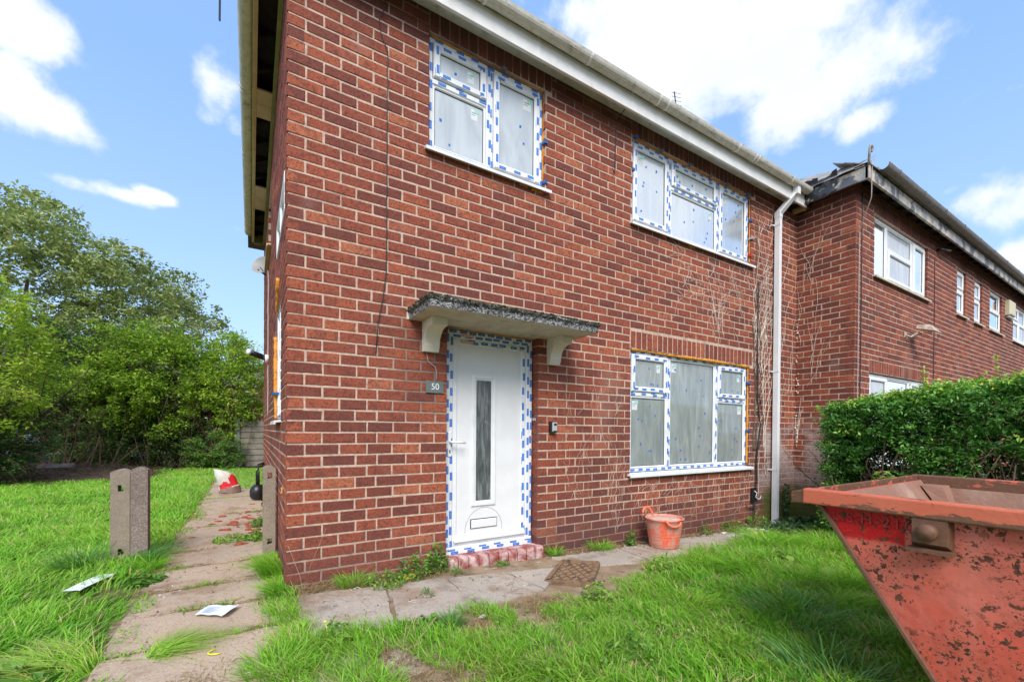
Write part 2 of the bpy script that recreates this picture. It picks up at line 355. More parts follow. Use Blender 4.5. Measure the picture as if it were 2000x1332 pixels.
GRASS = leafy('lawn_grass', [(0, (.09, .25, .018)), (.45, (.19, .49, .026)), (.75, (.33, .62, .05)), (.87, (.46, .62, .10)), (.93, (.54, .52, .16)), (1, (.60, .48, .27))], .5, .35, .35, (.25, .44, .045), 1.6)
GRASSD = leafy('coarse_dark_grass', [(0, (.06, .17, .035)), (.6, (.12, .32, .06)), (1, (.24, .46, .10))], .45, .3)
STRAW = leafy('dry_straw_grass', [(0, (.20, .13, .05)), (.6, (.40, .28, .13)), (1, (.55, .42, .22))], .7, .3)
WEED = leafy('weed_leaf', [(0, (.05, .14, .02)), (.6, (.13, .30, .035)), (1, (.30, .44, .07))], .55, .3)
IVY = leafy('ivy_leaf', [(0, (.015, .05, .02)), (.6, (.035, .11, .035)), (.85, (.08, .20, .04)), (1, (.22, .36, .04))], .4, .2)
TREEL = leafy('hawthorn_leaf', [(0, (.10, .15, .04)), (.5, (.28, .36, .10)), (.85, (.43, .49, .16)), (1, (.46, .36, .16))], .55, .3)
BRIGHTL = leafy('bright_shrub_leaf', [(0, (.08, .16, .014)), (.5, (.24, .41, .03)), (.85, (.42, .60, .045)), (1, (.56, .68, .09))], .5, .4)
DEEPL = leafy('dark_shrub_leaf', [(0, (.02, .05, .012)), (.6, (.06, .13, .025)), (1, (.14, .25, .05))], .5, .3)
PRIVET = leafy('privet_leaf', [(0, (.03, .10, .022)), (.45, (.085, .26, .035)), (.8, (.19, .44, .05)), (.93, (.36, .58, .055)), (1, (.52, .58, .09))], .35, .22, .55)
TWIG = simple('bare_twig', (.20, .13, .075), (.11, .075, .05), 20, .9)
TWIGD = simple('dead_brown_twig', (.17, .105, .062), (.10, .065, .04), 20, .9)
BARK = simple('bark', (.09, .065, .045), (.05, .04, .03), 15, .95, bump=.8, bsc=40)
def skip_mat():
    g = G('skip_faded_red_paint')
    X, Y, Z = g.xyz()
    v = g.vec()
    c = g.mix(g.ss(g.noise(2.6, 6, .6, dist=.5), .3, .7), (.63, .10, .065), (.66, .17, .12))
    c = g.mix(g.mul(g.ss(g.noise(9, 4, .6, g.vec(1, 1, .18)), .48, .74), .4), c, (.66, .27, .19))
    # repainted bright red panel behind the welded number
    lim = g.add(.70, g.mul(g.sub(g.noise(4, 5, .6), .5), .10))
    pn = g.mul(g.ss(g.sub(Z, lim), -.008, .012), g.ss(Y, -2.665, -2.655))
    c = g.mix(pn, c, (.55, .005, .012))
    # rust: large blotches, chips, speckles
    big = g.ss(g.add(g.noise(5.0, 11, .78), g.mul(g.ss(Z, .62, .05), .04)), .628, .645)
    scp = g.ss(g.noise(3.2, 6, .7, g.vec(1, 1.1, 10, (.55, 0, 0))), .655, .67); big = g.mx(big, scp)
    chip = g.ss(g.noise(34, 6, .68), .55, .57)
    area = g.ss(g.noise(3.0, 3, .5), .36, .50)
    sp = g.ss(g.noise(80, 3, .6), .61, .63)
    scr = g.mul(g.ss(g.noise(2.6, 4, .6, g.vec(1, 1.0, 26, (.45, 0, 0))), .64, .655), g.ss(g.noise(2.1, 3), .48, .56))
    r = g.mx(g.mx(g.mul(big, .95), g.mul(chip, area)), g.mx(g.mul(sp, area), scr))
    halo = g.mul(g.ss(g.noise(26, 5, .62, dist=.3), .57, .65), g.mul(area, .35))
    c = g.mix(halo, c, (.36, .09, .03))
    rust = g.mix(g.ss(g.noise(60, 4, .7), .35, .65), (.055, .024, .016), (.15, .062, .03))
    c = g.mix(r, c, rust)
    hh = g.sub(1.0, r)
    g.bsdf(c, g.add(.42, g.mul(r, .45)), 0, .4, g.bump(g.add(g.add(g.mul(hh, .5), g.mul(g.noise(60, 4), .3)), g.mul(g.noise(3.5, 3), 5.0)), .6, .008)); return g.m
SKIP = skip_mat()
def skip_rim(name='skip_rim_worn_paint', lo=.52):
    g = G(name)
    X, Y, Z = g.xyz()
    r = g.ss(g.add(g.noise(9, 9, .72, g.vec(1, .6, 1.6)), g.ss(Z, .868, .845, -.03, .07)), lo, lo+.035)
    c = g.mix(g.noise(5), (.52, .10, .05), (.60, .17, .09))
    c = g.mix(r, c, g.mix(g.noise(50, 4, .7), (.09, .04, .025), (.22, .11, .06)))
    g.bsdf(c, .6, 0, .4, g.bump(g.add(g.sub(1.0, r), g.noise(60, 4)), .4, .004)); return g.m
SKIPR = skip_rim(); SKIPRR = skip_rim('skip_rim_rusted', .40)
SKIPL = simple('welded_letter_paint', (.30, .012, .016), (.45, .02, .02), 40, .45, bump=.5, bsc=120)
SKIPI = simple('skip_rusty_interior', (.26, .13, .085), (.36, .21, .15), 3, .75, bump=.4, bsc=50, dirt=(.48, .35, .27), dsc=3.3, lo=.5, hi=.8)
def tub_mat():
    g = G('orange_rubber_tub')
    c = g.mix(g.noise(10), (.74, .11, .05), (.80, .16, .08))
    pl = g.ss(g.noise(11, 8, .75, g.vec(1, 1, .6)), .44, .52)
    c = g.mix(g.mul(pl, .85), c, g.mix(g.noise(40, 4, .7), (.60, .30, .24), (.48, .33, .27)))
    g.bsdf(c, g.add(.45, g.mul(pl, .4)), 0, .4, g.bump(g.noise(50, 4), .3, .003)); return g.m
TUB = tub_mat()
TUBR = simple('orange_tub_rim', (.85, .16, .07), (.78, .22, .12), 20, .5)
PLASTER = simple('dried_plaster', (.62, .40, .32), (.70, .50, .42), 9, .9, bump=.5, bsc=30)
GRATEM = simple('rusty_drain_cover', (.23, .14, .08), (.30, .19, .11), 16, .85, .2, bump=.6, bsc=90, dirt=(.07, .05, .04), dsc=12)
GRATED = simple('cover_recess_dirt', (.24, .155, .09), (.32, .21, .12), 25, .95, bump=.6, bsc=90)
BAGW = simple('bag_white_plastic', (.66, .63, .58), (.58, .54, .47), 8, .45, bump=.4, bsc=14)
BAGR = simple('bag_red_print', (.62, .02, .03), None, rough=.45)
BAGC = simple('bag_clear_brown', (.30, .20, .17), (.22, .15, .12), 12, .3)
PAPER = simple('white_paper_sheet', (.74, .77, .80), (.68, .70, .73), 6, .7)
RUBBLE = simple('broken_brick', (.36, .085, .04), (.28, .06, .035), 20, .9, bump=.5, bsc=60, dirt=(.4, .3, .24), dsc=9, lo=.6, hi=.8)
CHIPW = simple('pale_mortar_chip', (.55, .52, .48), (.42, .38, .33), 20, .9, bump=.5, bsc=50)
YEL = simple('yellow_plastic_strip', (.80, .75, .03), None, rough=.4)
ORG = simple('orange_foam_scrap', (.75, .30, .03), None, rough=.8)
FENCE = simple('grey_weathered_concrete_board', (.20, .175, .14), (.26, .23, .19), 6, .9, bump=.5, bsc=30, dirt=(.10, .11, .06), dsc=4)
GREENPOST = simple('mossy_concrete_post', (.20, .22, .18), (.26, .27, .22), 7, .9)
CARW = simple('car_white_paint', (.75, .77, .8), None, rough=.25, coat=.6)
CARR = simple('car_red_paint', (.45, .02, .02), None, rough=.25, coat=.6)
CARG = simple('car_glass', (.02, .025, .03), None, rough=.08)
TYRE = simple('tyre', (.02, .02, .02), None, rough=.8)
TARMAC = simple('road_tarmac', (.05, .05, .052), (.065, .063, .06), 8, .9, bump=.3, bsc=80)
FARBR = simple('far_red_brick', (.20, .06, .045), (.26, .09, .065), 8, .9, bump=.3, bsc=40)
LOGM = simple('pale_weathered_sheet', (.24, .18, .15), (.15, .11, .09), 9, .7, bump=.5, bsc=20)
DISH = simple('dish_grey', (.34, .34, .33), (.29, .29, .28), 5, .5)
LAMPB = simple('old_floodlight_body', (.50, .46, .40), (.36, .25, .18), 16, .6)
ALARM = simple('cream_alarm_box', (.60, .55, .38), None, rough=.5)

# ------------------------------------------------------------------ mesh builder
class MB:
    def __init__(s): s.v = []; s.f = []; s.mi = []; s.t = []; s.tone = 0.5; s.m = 0; s.smooth = False; s.sm = []
    def face(s, pts):
        i = len(s.v); s.v += [tuple(p) for p in pts]; s.t += [s.tone]*len(pts)
        s.f.append(tuple(range(i, i+len(pts)))); s.mi.append(s.m); s.sm.append(s.smooth)
    def mesh(s, vs, fs):
        i = len(s.v); s.v += [tuple(p) for p in vs]; s.t += [s.tone]*len(vs)
        for f in fs: s.f.append(tuple(i+k for k in f)); s.mi.append(s.m); s.sm.append(s.smooth)
    def box(s, a, b, fr=None):
        (x0, y0, z0), (x1, y1, z1) = a, b
        vs = [(x0, y0, z0), (x1, y0, z0), (x1, y1, z0), (x0, y1, z0), (x0, y0, z1), (x1, y0, z1), (x1, y1, z1), (x0, y1, z1)]
        if fr: vs = [fr(*q) for q in vs]
        s.mesh(vs, [(0, 3, 2, 1), (4, 5, 6, 7), (0, 1, 5, 4), (1, 2, 6, 5), (2, 3, 7, 6), (3, 0, 4, 7)])
    def cbox(s, a, b, fr, bv=.004):
        """box in a wall frame fr(u,d,z); the outer (large d) face is chamfered"""
        (u0, d0, z0), (u1, d1, z1) = a, b
        vs = [(u0, d0, z0), (u1, d0, z0), (u1, d0, z1), (u0, d0, z1),
              (u0, d1-bv, z0), (u1, d1-bv, z0), (u1, d1-bv, z1), (u0, d1-bv, z1),
              (u0+bv, d1, z0+bv), (u1-bv, d1, z0+bv), (u1-bv, d1, z1-bv), (u0+bv, d1, z1-bv)]
        vs = [fr(*q) for q in vs]
        fs = [(8, 9, 10, 11)]
        for k in range(4):
            n = (k+1) % 4
            fs += [(k, n, 4+n, 4+k), (4+k, 4+n, 8+n, 8+k)]
        s.mesh(vs, fs+[(3, 2, 1, 0)])
    def tube(s, pts, r, n=6, taper=None, cap=True):
        pts = [Vector(p) for p in pts]; L = len(pts); vs = []; ref = Vector((.13, .21, 1)).normalized()
        for i, p in enumerate(pts):
            t = (pts[min(i+1, L-1)]-pts[max(i-1, 0)])
            t = t.normalized() if t.length > 1e-9 else Vector((0, 0, 1))
            a = t.cross(ref)
            if a.length < .15: a = t.cross(Vector((1, 0, 0)))
            a.normalize(); b = t.cross(a)
            rr = r if taper is None else r*(1+(taper-1)*i/(L-1))
            if isinstance(r, (list, tuple)): rr = r[i]
            for k in range(n):
                an = 2*math.pi*k/n; vs.append(p+a*math.cos(an)*rr+b*math.sin(an)*rr)
        fs = []
        for i in range(L-1):
            for k in range(n):
                fs.append((i*n+k, i*n+(k+1) % n, (i+1)*n+(k+1) % n, (i+1)*n+k))
        if cap: fs += [tuple(range(n-1, -1, -1)), tuple((L-1)*n+k for k in range(n))]
        s.mesh(vs, fs)
    def lathe(s, c, prof, n=24, sx=1, sy=1):
        vs = []
        for (r, z) in prof:
            for k in range(n):
                a = 2*math.pi*k/n; vs.append((c[0]+r*sx*math.cos(a), c[1]+r*sy*math.sin(a), c[2]+z))
        fs = []
        for i in range(len(prof)-1):
            for k in range(n): fs.append((i*n+k, i*n+(k+1) % n, (i+1)*n+(k+1) % n, (i+1)*n+k))
        s.mesh(vs, fs)
    def prism(s, poly, w0, w1, fr):
        """polygon in (d,z) extruded along u from w0 to w1"""
        n = len(poly)
        vs = [fr(w0, d, z) for d, z in poly]+[fr(w1, d, z) for d, z in poly]
        fs = [tuple(range(n)), tuple(range(2*n-1, n-1, -1))]+[(k, n+k, n+(k+1) % n, (k+1) % n) for k in range(n)]
        s.mesh(vs, fs)
    def ico(s, c, r, sub=1, jit=.15, sc=(1, 1, 1)):
        bm = bmesh.new(); bmesh.ops.create_icosphere(bm, subdivisions=sub, radius=1)
        vs = []
        for v in bm.verts:
            k = r*(1+random.uniform(-jit, jit)); vs.append((c[0]+v.co.x*k*sc[0], c[1]+v.co.y*k*sc[1], c[2]+v.co.z*k*sc[2]))
        fs = [tuple(v.index for v in f.verts) for f in bm.faces]; bm.free()
        s.mesh(vs, fs)
    def build(s, name, mats, parent=None, kind=None, recalc=True, label=None):
        if not isinstance(mats, (list, tuple)): mats = [mats]
        me = bpy.data.meshes.new(name); org = parent_origin(parent)
        me.from_pydata([(x-org[0], y-org[1], z-org[2]) for x, y, z in s.v], [], s.f)
        for m in mats: me.materials.append(m)
        me.polygons.foreach_set('material_index', s.mi); me.polygons.foreach_set('use_smooth', s.sm)
        at = me.attributes.new('tone', 'FLOAT', 'POINT'); at.data.foreach_set('value', s.t)
        if recalc:
            bm = bmesh.new(); bm.from_mesh(me); bmesh.ops.remove_doubles(bm, verts=bm.verts, dist=1e-6) if s.smooth else None
            bmesh.ops.recalc_face_normals(bm, faces=bm.faces); bm.to_mesh(me); bm.free()
        me.update()
        o = bpy.data.objects.new(name, me); COL.objects.link(o)
        if parent: o.parent = parent
        if kind: o['kind'] = kind
        if label: o['label'] = label
        return o
def parent_origin(p):
    o = Vector((0, 0, 0))
    while p is not None: o += Vector(p.location); p = p.parent
    return o
def thing(name, label, cat, loc=(0, 0, 0), group=None):
    o = bpy.data.objects.new(name, None); o.location = loc; o.empty_display_size = .2; COL.objects.link(o)
    o['label'] = label; o['category'] = cat
    if group: o['group'] = group
    return o
def tag(o, label, cat, group=None, kind=None):
    o['label'] = label; o['category'] = cat
    if group: o['group'] = group
    if kind: o['kind'] = kind
    return o
def recentre(o):
    """move a single-mesh thing's origin to the middle of its base"""
    me = o.data; n = len(me.vertices); c = np.empty(n*3); me.vertices.foreach_get('co', c); c = c.reshape(-1, 3)
    b = np.array([(c[:, 0].min()+c[:, 0].max())/2, (c[:, 1].min()+c[:, 1].max())/2, c[:, 2].min()])
    c -= b; me.vertices.foreach_set('co', c.ravel()); me.update(); o.location = b
    return o
def npmesh(name, V, F4=None, F3=None, tone=None, mat=None, parent=None, kind=None):
    V = np.asarray(V, np.float32) - np.array(parent_origin(parent), np.float32); me = bpy.data.meshes.new(name)
    n4 = 0 if F4 is None else len(F4); n3 = 0 if F3 is None else len(F3)
    idx = []; st = []
    if n4: idx.append(np.asarray(F4).ravel()); st.append(np.arange(n4)*4)
    if n3: idx.append(np.asarray(F3).ravel()); st.append(n4*4+np.arange(n3)*3)
    idx = np.concatenate(idx).astype(np.int32); st = np.concatenate(st).astype(np.int32)
    me.vertices.add(len(V)); me.vertices.foreach_set('co', V.ravel())
    me.loops.add(len(idx)); me.loops.foreach_set('vertex_index', idx)
    me.polygons.add(n4+n3); me.polygons.foreach_set('loop_start', st)
    me.polygons.foreach_set('use_smooth', np.ones(n4+n3, bool))
    me.update(calc_edges=True)
    if tone is not None:
        at = me.attributes.new('tone', 'FLOAT', 'POINT'); at.data.foreach_set('value', np.asarray(tone, np.float32))
    me.materials.append(mat); me.validate()
    o = bpy.data.objects.new(name, me); COL.objects.link(o)
    if parent: o.parent = parent
    if kind: o['kind'] = kind
    return o

# ground height: level at the gable, falling gently along the front to the neighbour
def gz(x, y): return .06-.035*min(max(x, 0), 6.5)
def gzn(x): return .06-.035*np.clip(x, 0, 6.5)

# ------------------------------------------------------------------ setting: ground
def ground():
    xs = [-400, -60, -20, -10, -6, -3, -1.5, -.8, 0, .5]+[1+.5*i for i in range(12)]+[8, 12, 20, 60, 400]
    ys = [-400, -60, -20, -8, -4, -3, -2, -1, 0, 2, 4, 6, 8, 9, 10, 11, 13, 20, 60, 400]
    V = []; F = []
    for y in ys:
        for x in xs: V.append((x, y, gz(x, y)))
    n = len(xs)
    for j in range(len(ys)-1):
        for i in range(n-1): F.append((j*n+i, j*n+i+1, (j+1)*n+i+1, (j+1)*n+i))
    o = npmesh('ground', V, F, None, np.zeros(len(V)), SOIL); o['kind'] = 'structure'
    mb = MB(); mb.box((-60, 15.6, .062), (40, 21.5, .072)); r = mb.build('road', TARMAC); r['kind'] = 'structure'
ground()

def slab(mb, pts, z, t=.05, seed=0):
    """thick paving slab: worn uneven edges, slightly tilted"""
    r = random.Random(seed); P = []; n = len(pts)
    for i in range(n):
        a = Vector(pts[i]); b = Vector(pts[(i+1) % n])
        k = max(2, int((b-a).length/.09))
        for j in range(k):
            q = a.lerp(b, j/k); P.append((q.x+r.uniform(-.012, .012), q.y+r.uniform(-.012, .012)))
    tx, ty = r.uniform(-.025, .025), r.uniform(-.025, .025)
    cx = sum(p[0] for p in P)/len(P); cy = sum(p[1] for p in P)/len(P)
    zt = [gz(x, y)+z+(x-cx)*tx+(y-cy)*ty for x, y in P]
    m = len(P); vs = [(x, y, zz) for (x, y), zz in zip(P, zt)]
    vs += [(cx+(x-cx)*1.008, cy+(y-cy)*1.008, zz-.008) for (x, y), zz in zip(P, zt)]
    vs += [(cx+(x-cx)*1.008, cy+(y-cy)*1.008, zz-t) for (x, y), zz in zip(P, zt)]
    fs = [tuple(range(m))]+[(k, m+k, m+(k+1) % m, (k+1) % m) for k in range(m)]+[(m+k, 2*m+k, 2*m+(k+1) % m, m+(k+1) % m) for k in range(m)]
    mb.tone = r.random(); mb.mesh(vs, fs)

def paths():
    # side path: dirt bed with slabs laid across it
    bed = MB(); bed.mesh([(-.86, -2.2, .064), (-.02, -2.2, .064), (-.02, 8.2, .064), (-.86, 8.2, .064)], [(0, 1, 2, 3)])
    p = bed.build('side_path', DIRT, recalc=False); p['kind'] = 'structure'
    js = [-1.75, -1.12, -.60, -.12, .34, .88, 1.38, 1.84, 2.5, 3.22, 3.9, 4.7, 5.4, 6.1, 6.9, 7.7]
    for i in range(len(js)-1):
        y0, y1 = js[i]+.012, js[i+1]-.012
        xr = -.07 if y0 > -.2 else -.05
        mb = MB(); sk = random.uniform(-.02, .02)
        slab(mb, [(-.80+random.uniform(-.015, .015), y0), (xr, y0+sk), (xr, y1+sk), (-.80, y1)], .016+random.uniform(0, .008), .05, i+11)
        mb.build('paving_slab', SLAB, p)
    bed = MB(); bed.mesh([(-.02, -1.6, gz(0, 0)+.004), (3, -1.6, gz(3, 0)+.004), (6.7, -1.6, gz(6.5, 0)+.004), (6.7, .0, gz(6.5, 0)+.004), (3, 0, gz(3, 0)+.004), (-.02, .0, gz(0, 0)+.004)], [(0, 1, 4, 5), (1, 2, 3, 4)])
    q = bed.build('front_path', DIRT, recalc=False); q['kind'] = 'structure'
    S = [[(.03, -.87), (.50, -.88), (.60, -.24), (.05, -.20)],
         [(.52, -.89), (1.02, -.86), (1.05, -.25), (.63, -.22)],
         [(1.04, -.87), (1.58, -.80), (1.52, -.34), (1.07, -.26)],
         [(1.60, -.79), (1.74, -.66), (1.96, -.42), (1.54, -.33)],
         [(2.36, -.52), (2.92, -.62), (2.96, -.16), (2.14, -.16)],
         [(2.94, -.62), (3.55, -.60), (3.55, -.13), (2.98, -.15)],
         [(3.58, -.62), (4.25, -.60), (4.25, -.11), (3.58, -.13)],
         [(4.28, -.62), (4.95, -.60), (4.95, -.11), (4.28, -.12)],
         [(4.98, -.62), (5.65, -.60), (5.65, -.11), (4.98, -.12)],
         [(5.68, -.72), (6.45, -.70), (6.45, -.12), (5.68, -.12)],
         [(.30, -1.42), (.80, -1.36), (.80, -.93), (.42, -.94)],
         [(.0, -1.95), (.42, -1.9), (.4, -1.5), (.02, -1.5)],
         [(-.0, -1.42), (.26, -1.40), (.30, -.96), (.0, -.93)]]
    for i, s in enumerate(S):
        mb = MB(); slab(mb, s, .020 if i < 10 else .006, .05, i+60); mb.build('paving_slab', SLABF, q)
paths()

# ------------------------------------------------------------------ walls of individual bricks
CH = .081; J = .0122
def frame_of(o, u, n):
    o, u, n = Vector(o), Vector(u), Vector(n)
    return lambda a, d, z: (o.x+u.x*a+n.x*d, o.y+u.y*a+n.y*d, z)
FF = frame_of((0, 0, 0), (1, 0, 0), (0, -1, 0))            # front of the house
FS = frame_of((0, 0, 0), (0, 1, 0), (-1, 0, 0))            # gable side
FR = frame_of((6.75, 0, 0), (0, -1, 0), (-1, 0, 0))        # neighbour's return
FN = frame_of((6.75, -.735, 0), (1, 0, 0), (0, -1, 0))     # neighbour's front
def fac_tone(r): 
    q = r.random()
    return min(1, max(0, .14+.16*r.random() if q < .24 else (.42+.20*r.random() if q < .66 else (.62+.22*r.random() if q < .93 else .88+.12*r.random()))))
def add_brick(mb, fr, u0, u1, z0, z1, r, proud=.0036, depth=.10, toneadj=0):
    j = lambda: r.uniform(-.0017, .0017)
    p = proud+r.uniform(-.0015, .0018); bv = .0035; mb.tone = min(1, max(0, fac_tone(r)+toneadj))
    U0, U1, Z0, Z1 = u0+J/2, u1-J/2, z0+J/2, z1-J/2
    if r.random() < .16: Z1 -= r.uniform(.001, .004); U1 -= r.uniform(0, .004)
    if r.random() < .10: j = lambda: r.uniform(-.0045, .0015)
    fa = [(U0+bv+j(), p, Z0+bv+j()), (U1-bv+j(), p, Z0+bv+j()), (U1-bv+j(), p, Z1-bv+j()), (U0+bv+j(), p, Z1-bv+j())]
    mi = [(U0+j(), p-bv, Z0+j()), (U1+j(), p-bv, Z0+j()), (U1+j(), p-bv, Z1+j()), (U0+j(), p-bv, Z1+j())]
    ba = [(U0, -depth, Z0), (U1, -depth, Z0), (U1, -depth, Z1), (U0, -depth, Z1)]
    vs = [fr(*q) for q in fa+mi+ba]; fs = [(0, 1, 2, 3)]
    for k in range(4):
        n = (k+1) % 4; fs += [(4+k, 4+n, n, k), (8+k, 8+n, 4+n, 4+k)]
    mb.mesh(vs, fs+[(11, 10, 9, 8)])
def wall_bricks(u_end, z_top, openings, soldiers, row0=-1, phase=0, special=None, seed=1, corner0=True, corner1=None):
    """list of brick rectangles (u0,u1,z0,z1, edge flag); openings/soldiers: (u0,u1,z0,z1)"""
    out = []; r = random.Random(seed); k = row0
    while k*CH < z_top:
        z0, z1 = k*CH, min((k+1)*CH, z_top)
        js = special(k) if special and special(k) else None
        if js is None:
            js = []; x = .1125 if (k+phase) % 2 == 0 else .225
            while x < u_end-.03: js.append(x+r.uniform(-.004, .004)); x += .225
        js = [-.003-J/2]+[x for x in js if x < u_end-.03]+[u_end]
        for a, b in zip(js[:-1], js[1:]):
            segs = [(a, b, z0, z1)]
            for oi, (o0, o1, p0, p1) in enumerate(openings+soldiers):
                ns = []; ee = J/2 if oi < len(openings) else 0
                for (s0, s1, t0, t1) in segs:
                    if s1 <= o0+.007 or s0 >= o1-.007 or t1 <= p0+.004 or t0 >= p1-.004: ns.append((s0, s1, t0, t1)); continue
                    if t0 < p0-.03: ns.append((max(s0, o0), min(s1, o1), t0, p0)) if p0-t0 > .04 else None
                    if t1 > p1+.03: ns.append((max(s0, o0), min(s1, o1), p1, t1)) if t1-p1 > .04 else None
                    if s0 < o0: ns.append((s0, o0+ee, t0, t1))
                    if s1 > o1: ns.append((o1-ee, s1, t0, t1))
                segs = ns
            for sg in segs:
                if sg[1]-sg[0] > .028 and sg[3]-sg[2] > .03: out.append(sg)
        k += 1
    for (o0, o1, p0, p1) in soldiers:
        n = round((o1-o0)/.086); w = (o1-o0)/n
        for i in range(n): out.append((o0+i*w, o0+(i+1)*w, p0, p1))
    return out
def mortar(mb, fr, u0, u1, z0, z1, openings, th=.25, reveal=.12):
    openings = [(a-.009, b+.009, c, d) for a, b, c, d in openings]
    us = sorted({u0, u1}|{min(max(x, u0), u1) for o in openings for x in o[:2]}); zs = sorted({z0, z1}|{min(max(x, z0), z1) for o in openings for x in o[2:]})
    # split long spans so the noise of the material has geometry to sit on is not needed; keep cells plain
    def hole(a, b, c, d):
        m, n = (a+b)/2, (c+d)/2
        return any(o[0] < m < o[1] and o[2] < n < o[3] for o in openings)
    for a, b in zip(us[:-1], us[1:]):
        for c, d in zip(zs[:-1], zs[1:]):
            if not hole(a, b, c, d): mb.mesh([fr(a, 0, c), fr(b, 0, c), fr(b, 0, d), fr(a, 0, d)], [(0, 1, 2, 3)])
    for (a, b, c, d) in openings:
        for q in ([(a, c), (a, d)], [(b, c), (b, d)], [(a, d), (b, d)], [(a, c), (b, c)]):
            mb.mesh([fr(q[0][0], 0, q[0][1]), fr(q[1][0], 0, q[1][1]), fr(q[1][0], -reveal, q[1][1]), fr(q[0][0], -reveal, q[0][1])], [(0, 1, 2, 3)])
def split_bricks(lists, parent, mat, limit=300):
    """the bricks that show largest become parts, the rest one stuff mesh"""
    allb = []
    for (fr, L, kw) in lists:
        for b in L:
            c = Vector(fr((b[0]+b[1])/2, 0, (b[2]+b[3])/2)); e = Vector(fr(b[1], 0, b[2]))-Vector(fr(b[0], 0, b[2])); v = c-CAM
            dep = v.dot(f2)
            nrm = Vector(fr(0, 1, 0))-Vector(fr(0, 0, 0))
            area = (b[1]-b[0])*(b[3]-b[2])*abs(nrm.dot(v.normalized()))/max(dep, .1)**2
            px = 1005+839*v.dot(r3)/dep; py = 846-839*v.dot(u3)/dep
            vis = 0 < px < 2000 and 0 < py < 1332 and dep > .2
            allb.append((area if vis else 0, fr, b, kw))
    allb.sort(key=lambda q: -q[0]); r = random.Random(5)
    for (ar, fr, b, kw) in allb[:limit]:
        mb = MB(); add_brick(mb, fr, *b, r, **kw); mb.build('brick', mat, parent, recalc=True)
    mb = MB()
    for (ar, fr, b, kw) in allb[limit:]: add_brick(mb, fr, *b, r, **kw)
    mb.build('brickwork', mat, parent, kind='stuff', recalc=True)

# ------------------------------------------------------------------ windows
def bar(mb, fr, u0, u1, z0, z1, d0, d1, bv=.006): mb.cbox((u0, d0, z0), (u1, d1, z1), fr, bv)
def ring(mb, fr, u0, u1, z0, z1, w, d0, d1, bv=.006, wb=None):
    wb = w if wb is None else wb
    bar(mb, fr, u0, u0+w, z0, z1, d0, d1, bv); bar(mb, fr, u1-w, u1, z0, z1, d0, d1, bv)
    bar(mb, fr, u0+w, u1-w, z1-w, z1, d0, d1-.0005, bv); bar(mb, fr, u0+w, u1-w, z0, z0+wb, d0, d1-.0005, bv)
def flat(mb, fr, u0, u1, z0, z1, d, m, sk=0):
    mb.m = m; mb.mesh([fr(u0, d, z0), fr(u1, d, z0), fr(u1+sk, d, z1), fr(u0+sk, d, z1)], [(0, 1, 2, 3)])
def tape_run(mb, fr, u0, u1, z0, z1, d, r, dens=1.0):
    """printed protective tape: blue marks staggered along a bar"""
    hor = (u1-u0) > (z1-z0); L = (u1-u0) if hor else (z1-z0); W = (z1-z0) if hor else (u1-u0)
    t = r.uniform(.0, .06); mw = .023; ml = .068
    while t < L-.03:
        def put(a, b, c, e, m, dd):
            a = max(a, 0.001); b = min(b, L-.001); c = max(c, .001); e = min(e, W-.001)
            if b-a < .004 or e-c < .001: return
            if hor: flat(mb, fr, u0+a, u0+b, z0+c, z0+e, d+dd, m)
            else: flat(mb, fr, u0+c, u0+e, z0+a, z0+b, d+dd, m)
        base = r.uniform(.05, .35)*W
        put(t, t+ml, base, base+mw, 0, .0008); put(t+.006, t+ml-.006, base+mw*.44, base+mw*.56, 1, .0012)
        o = base+mw+.004
        if o > W-.010: o = base-mw-.004
        put(t-.030, t-.030+ml, o, o+mw*r.uniform(.5, 1), 0, .0008)
        put(t-.024, t-.036+ml, o+mw*.42, o+mw*.55, 1, .0012)
        if r.random() < .7:
            g = t+ml+r.uniform(.015, .03)
            for q in range(3): put(g+q*.007, g+q*.007+.0035, base+.004, base+.004+.010*r.uniform(.5, 1), 2, .0008)
        t += r.uniform(.13, .19)/dens
def lumpy(mb, pts, r0, r1, seed=0, n=7, flatten=None):
    r = random.Random(seed); P = []; R_ = []
    pts = [Vector(p) for p in pts]
    for a, b in zip(pts[:-1], pts[1:]):
        k = max(2, int((b-a).length/.018))
        for i in range(k): P.append(a.lerp(b, i/k)+Vector((r.uniform(-1, 1), r.uniform(-1, 1), r.uniform(-1, 1)))*.002)
    P.append(pts[-1])
    v = r.random()
    for i in range(len(P)):
        v = min(1, max(0, v+r.uniform(-.3, .3))); R_.append(r0+(r1-r0)*v)
    mb.smooth = True; mb.tube(P, R_, n)

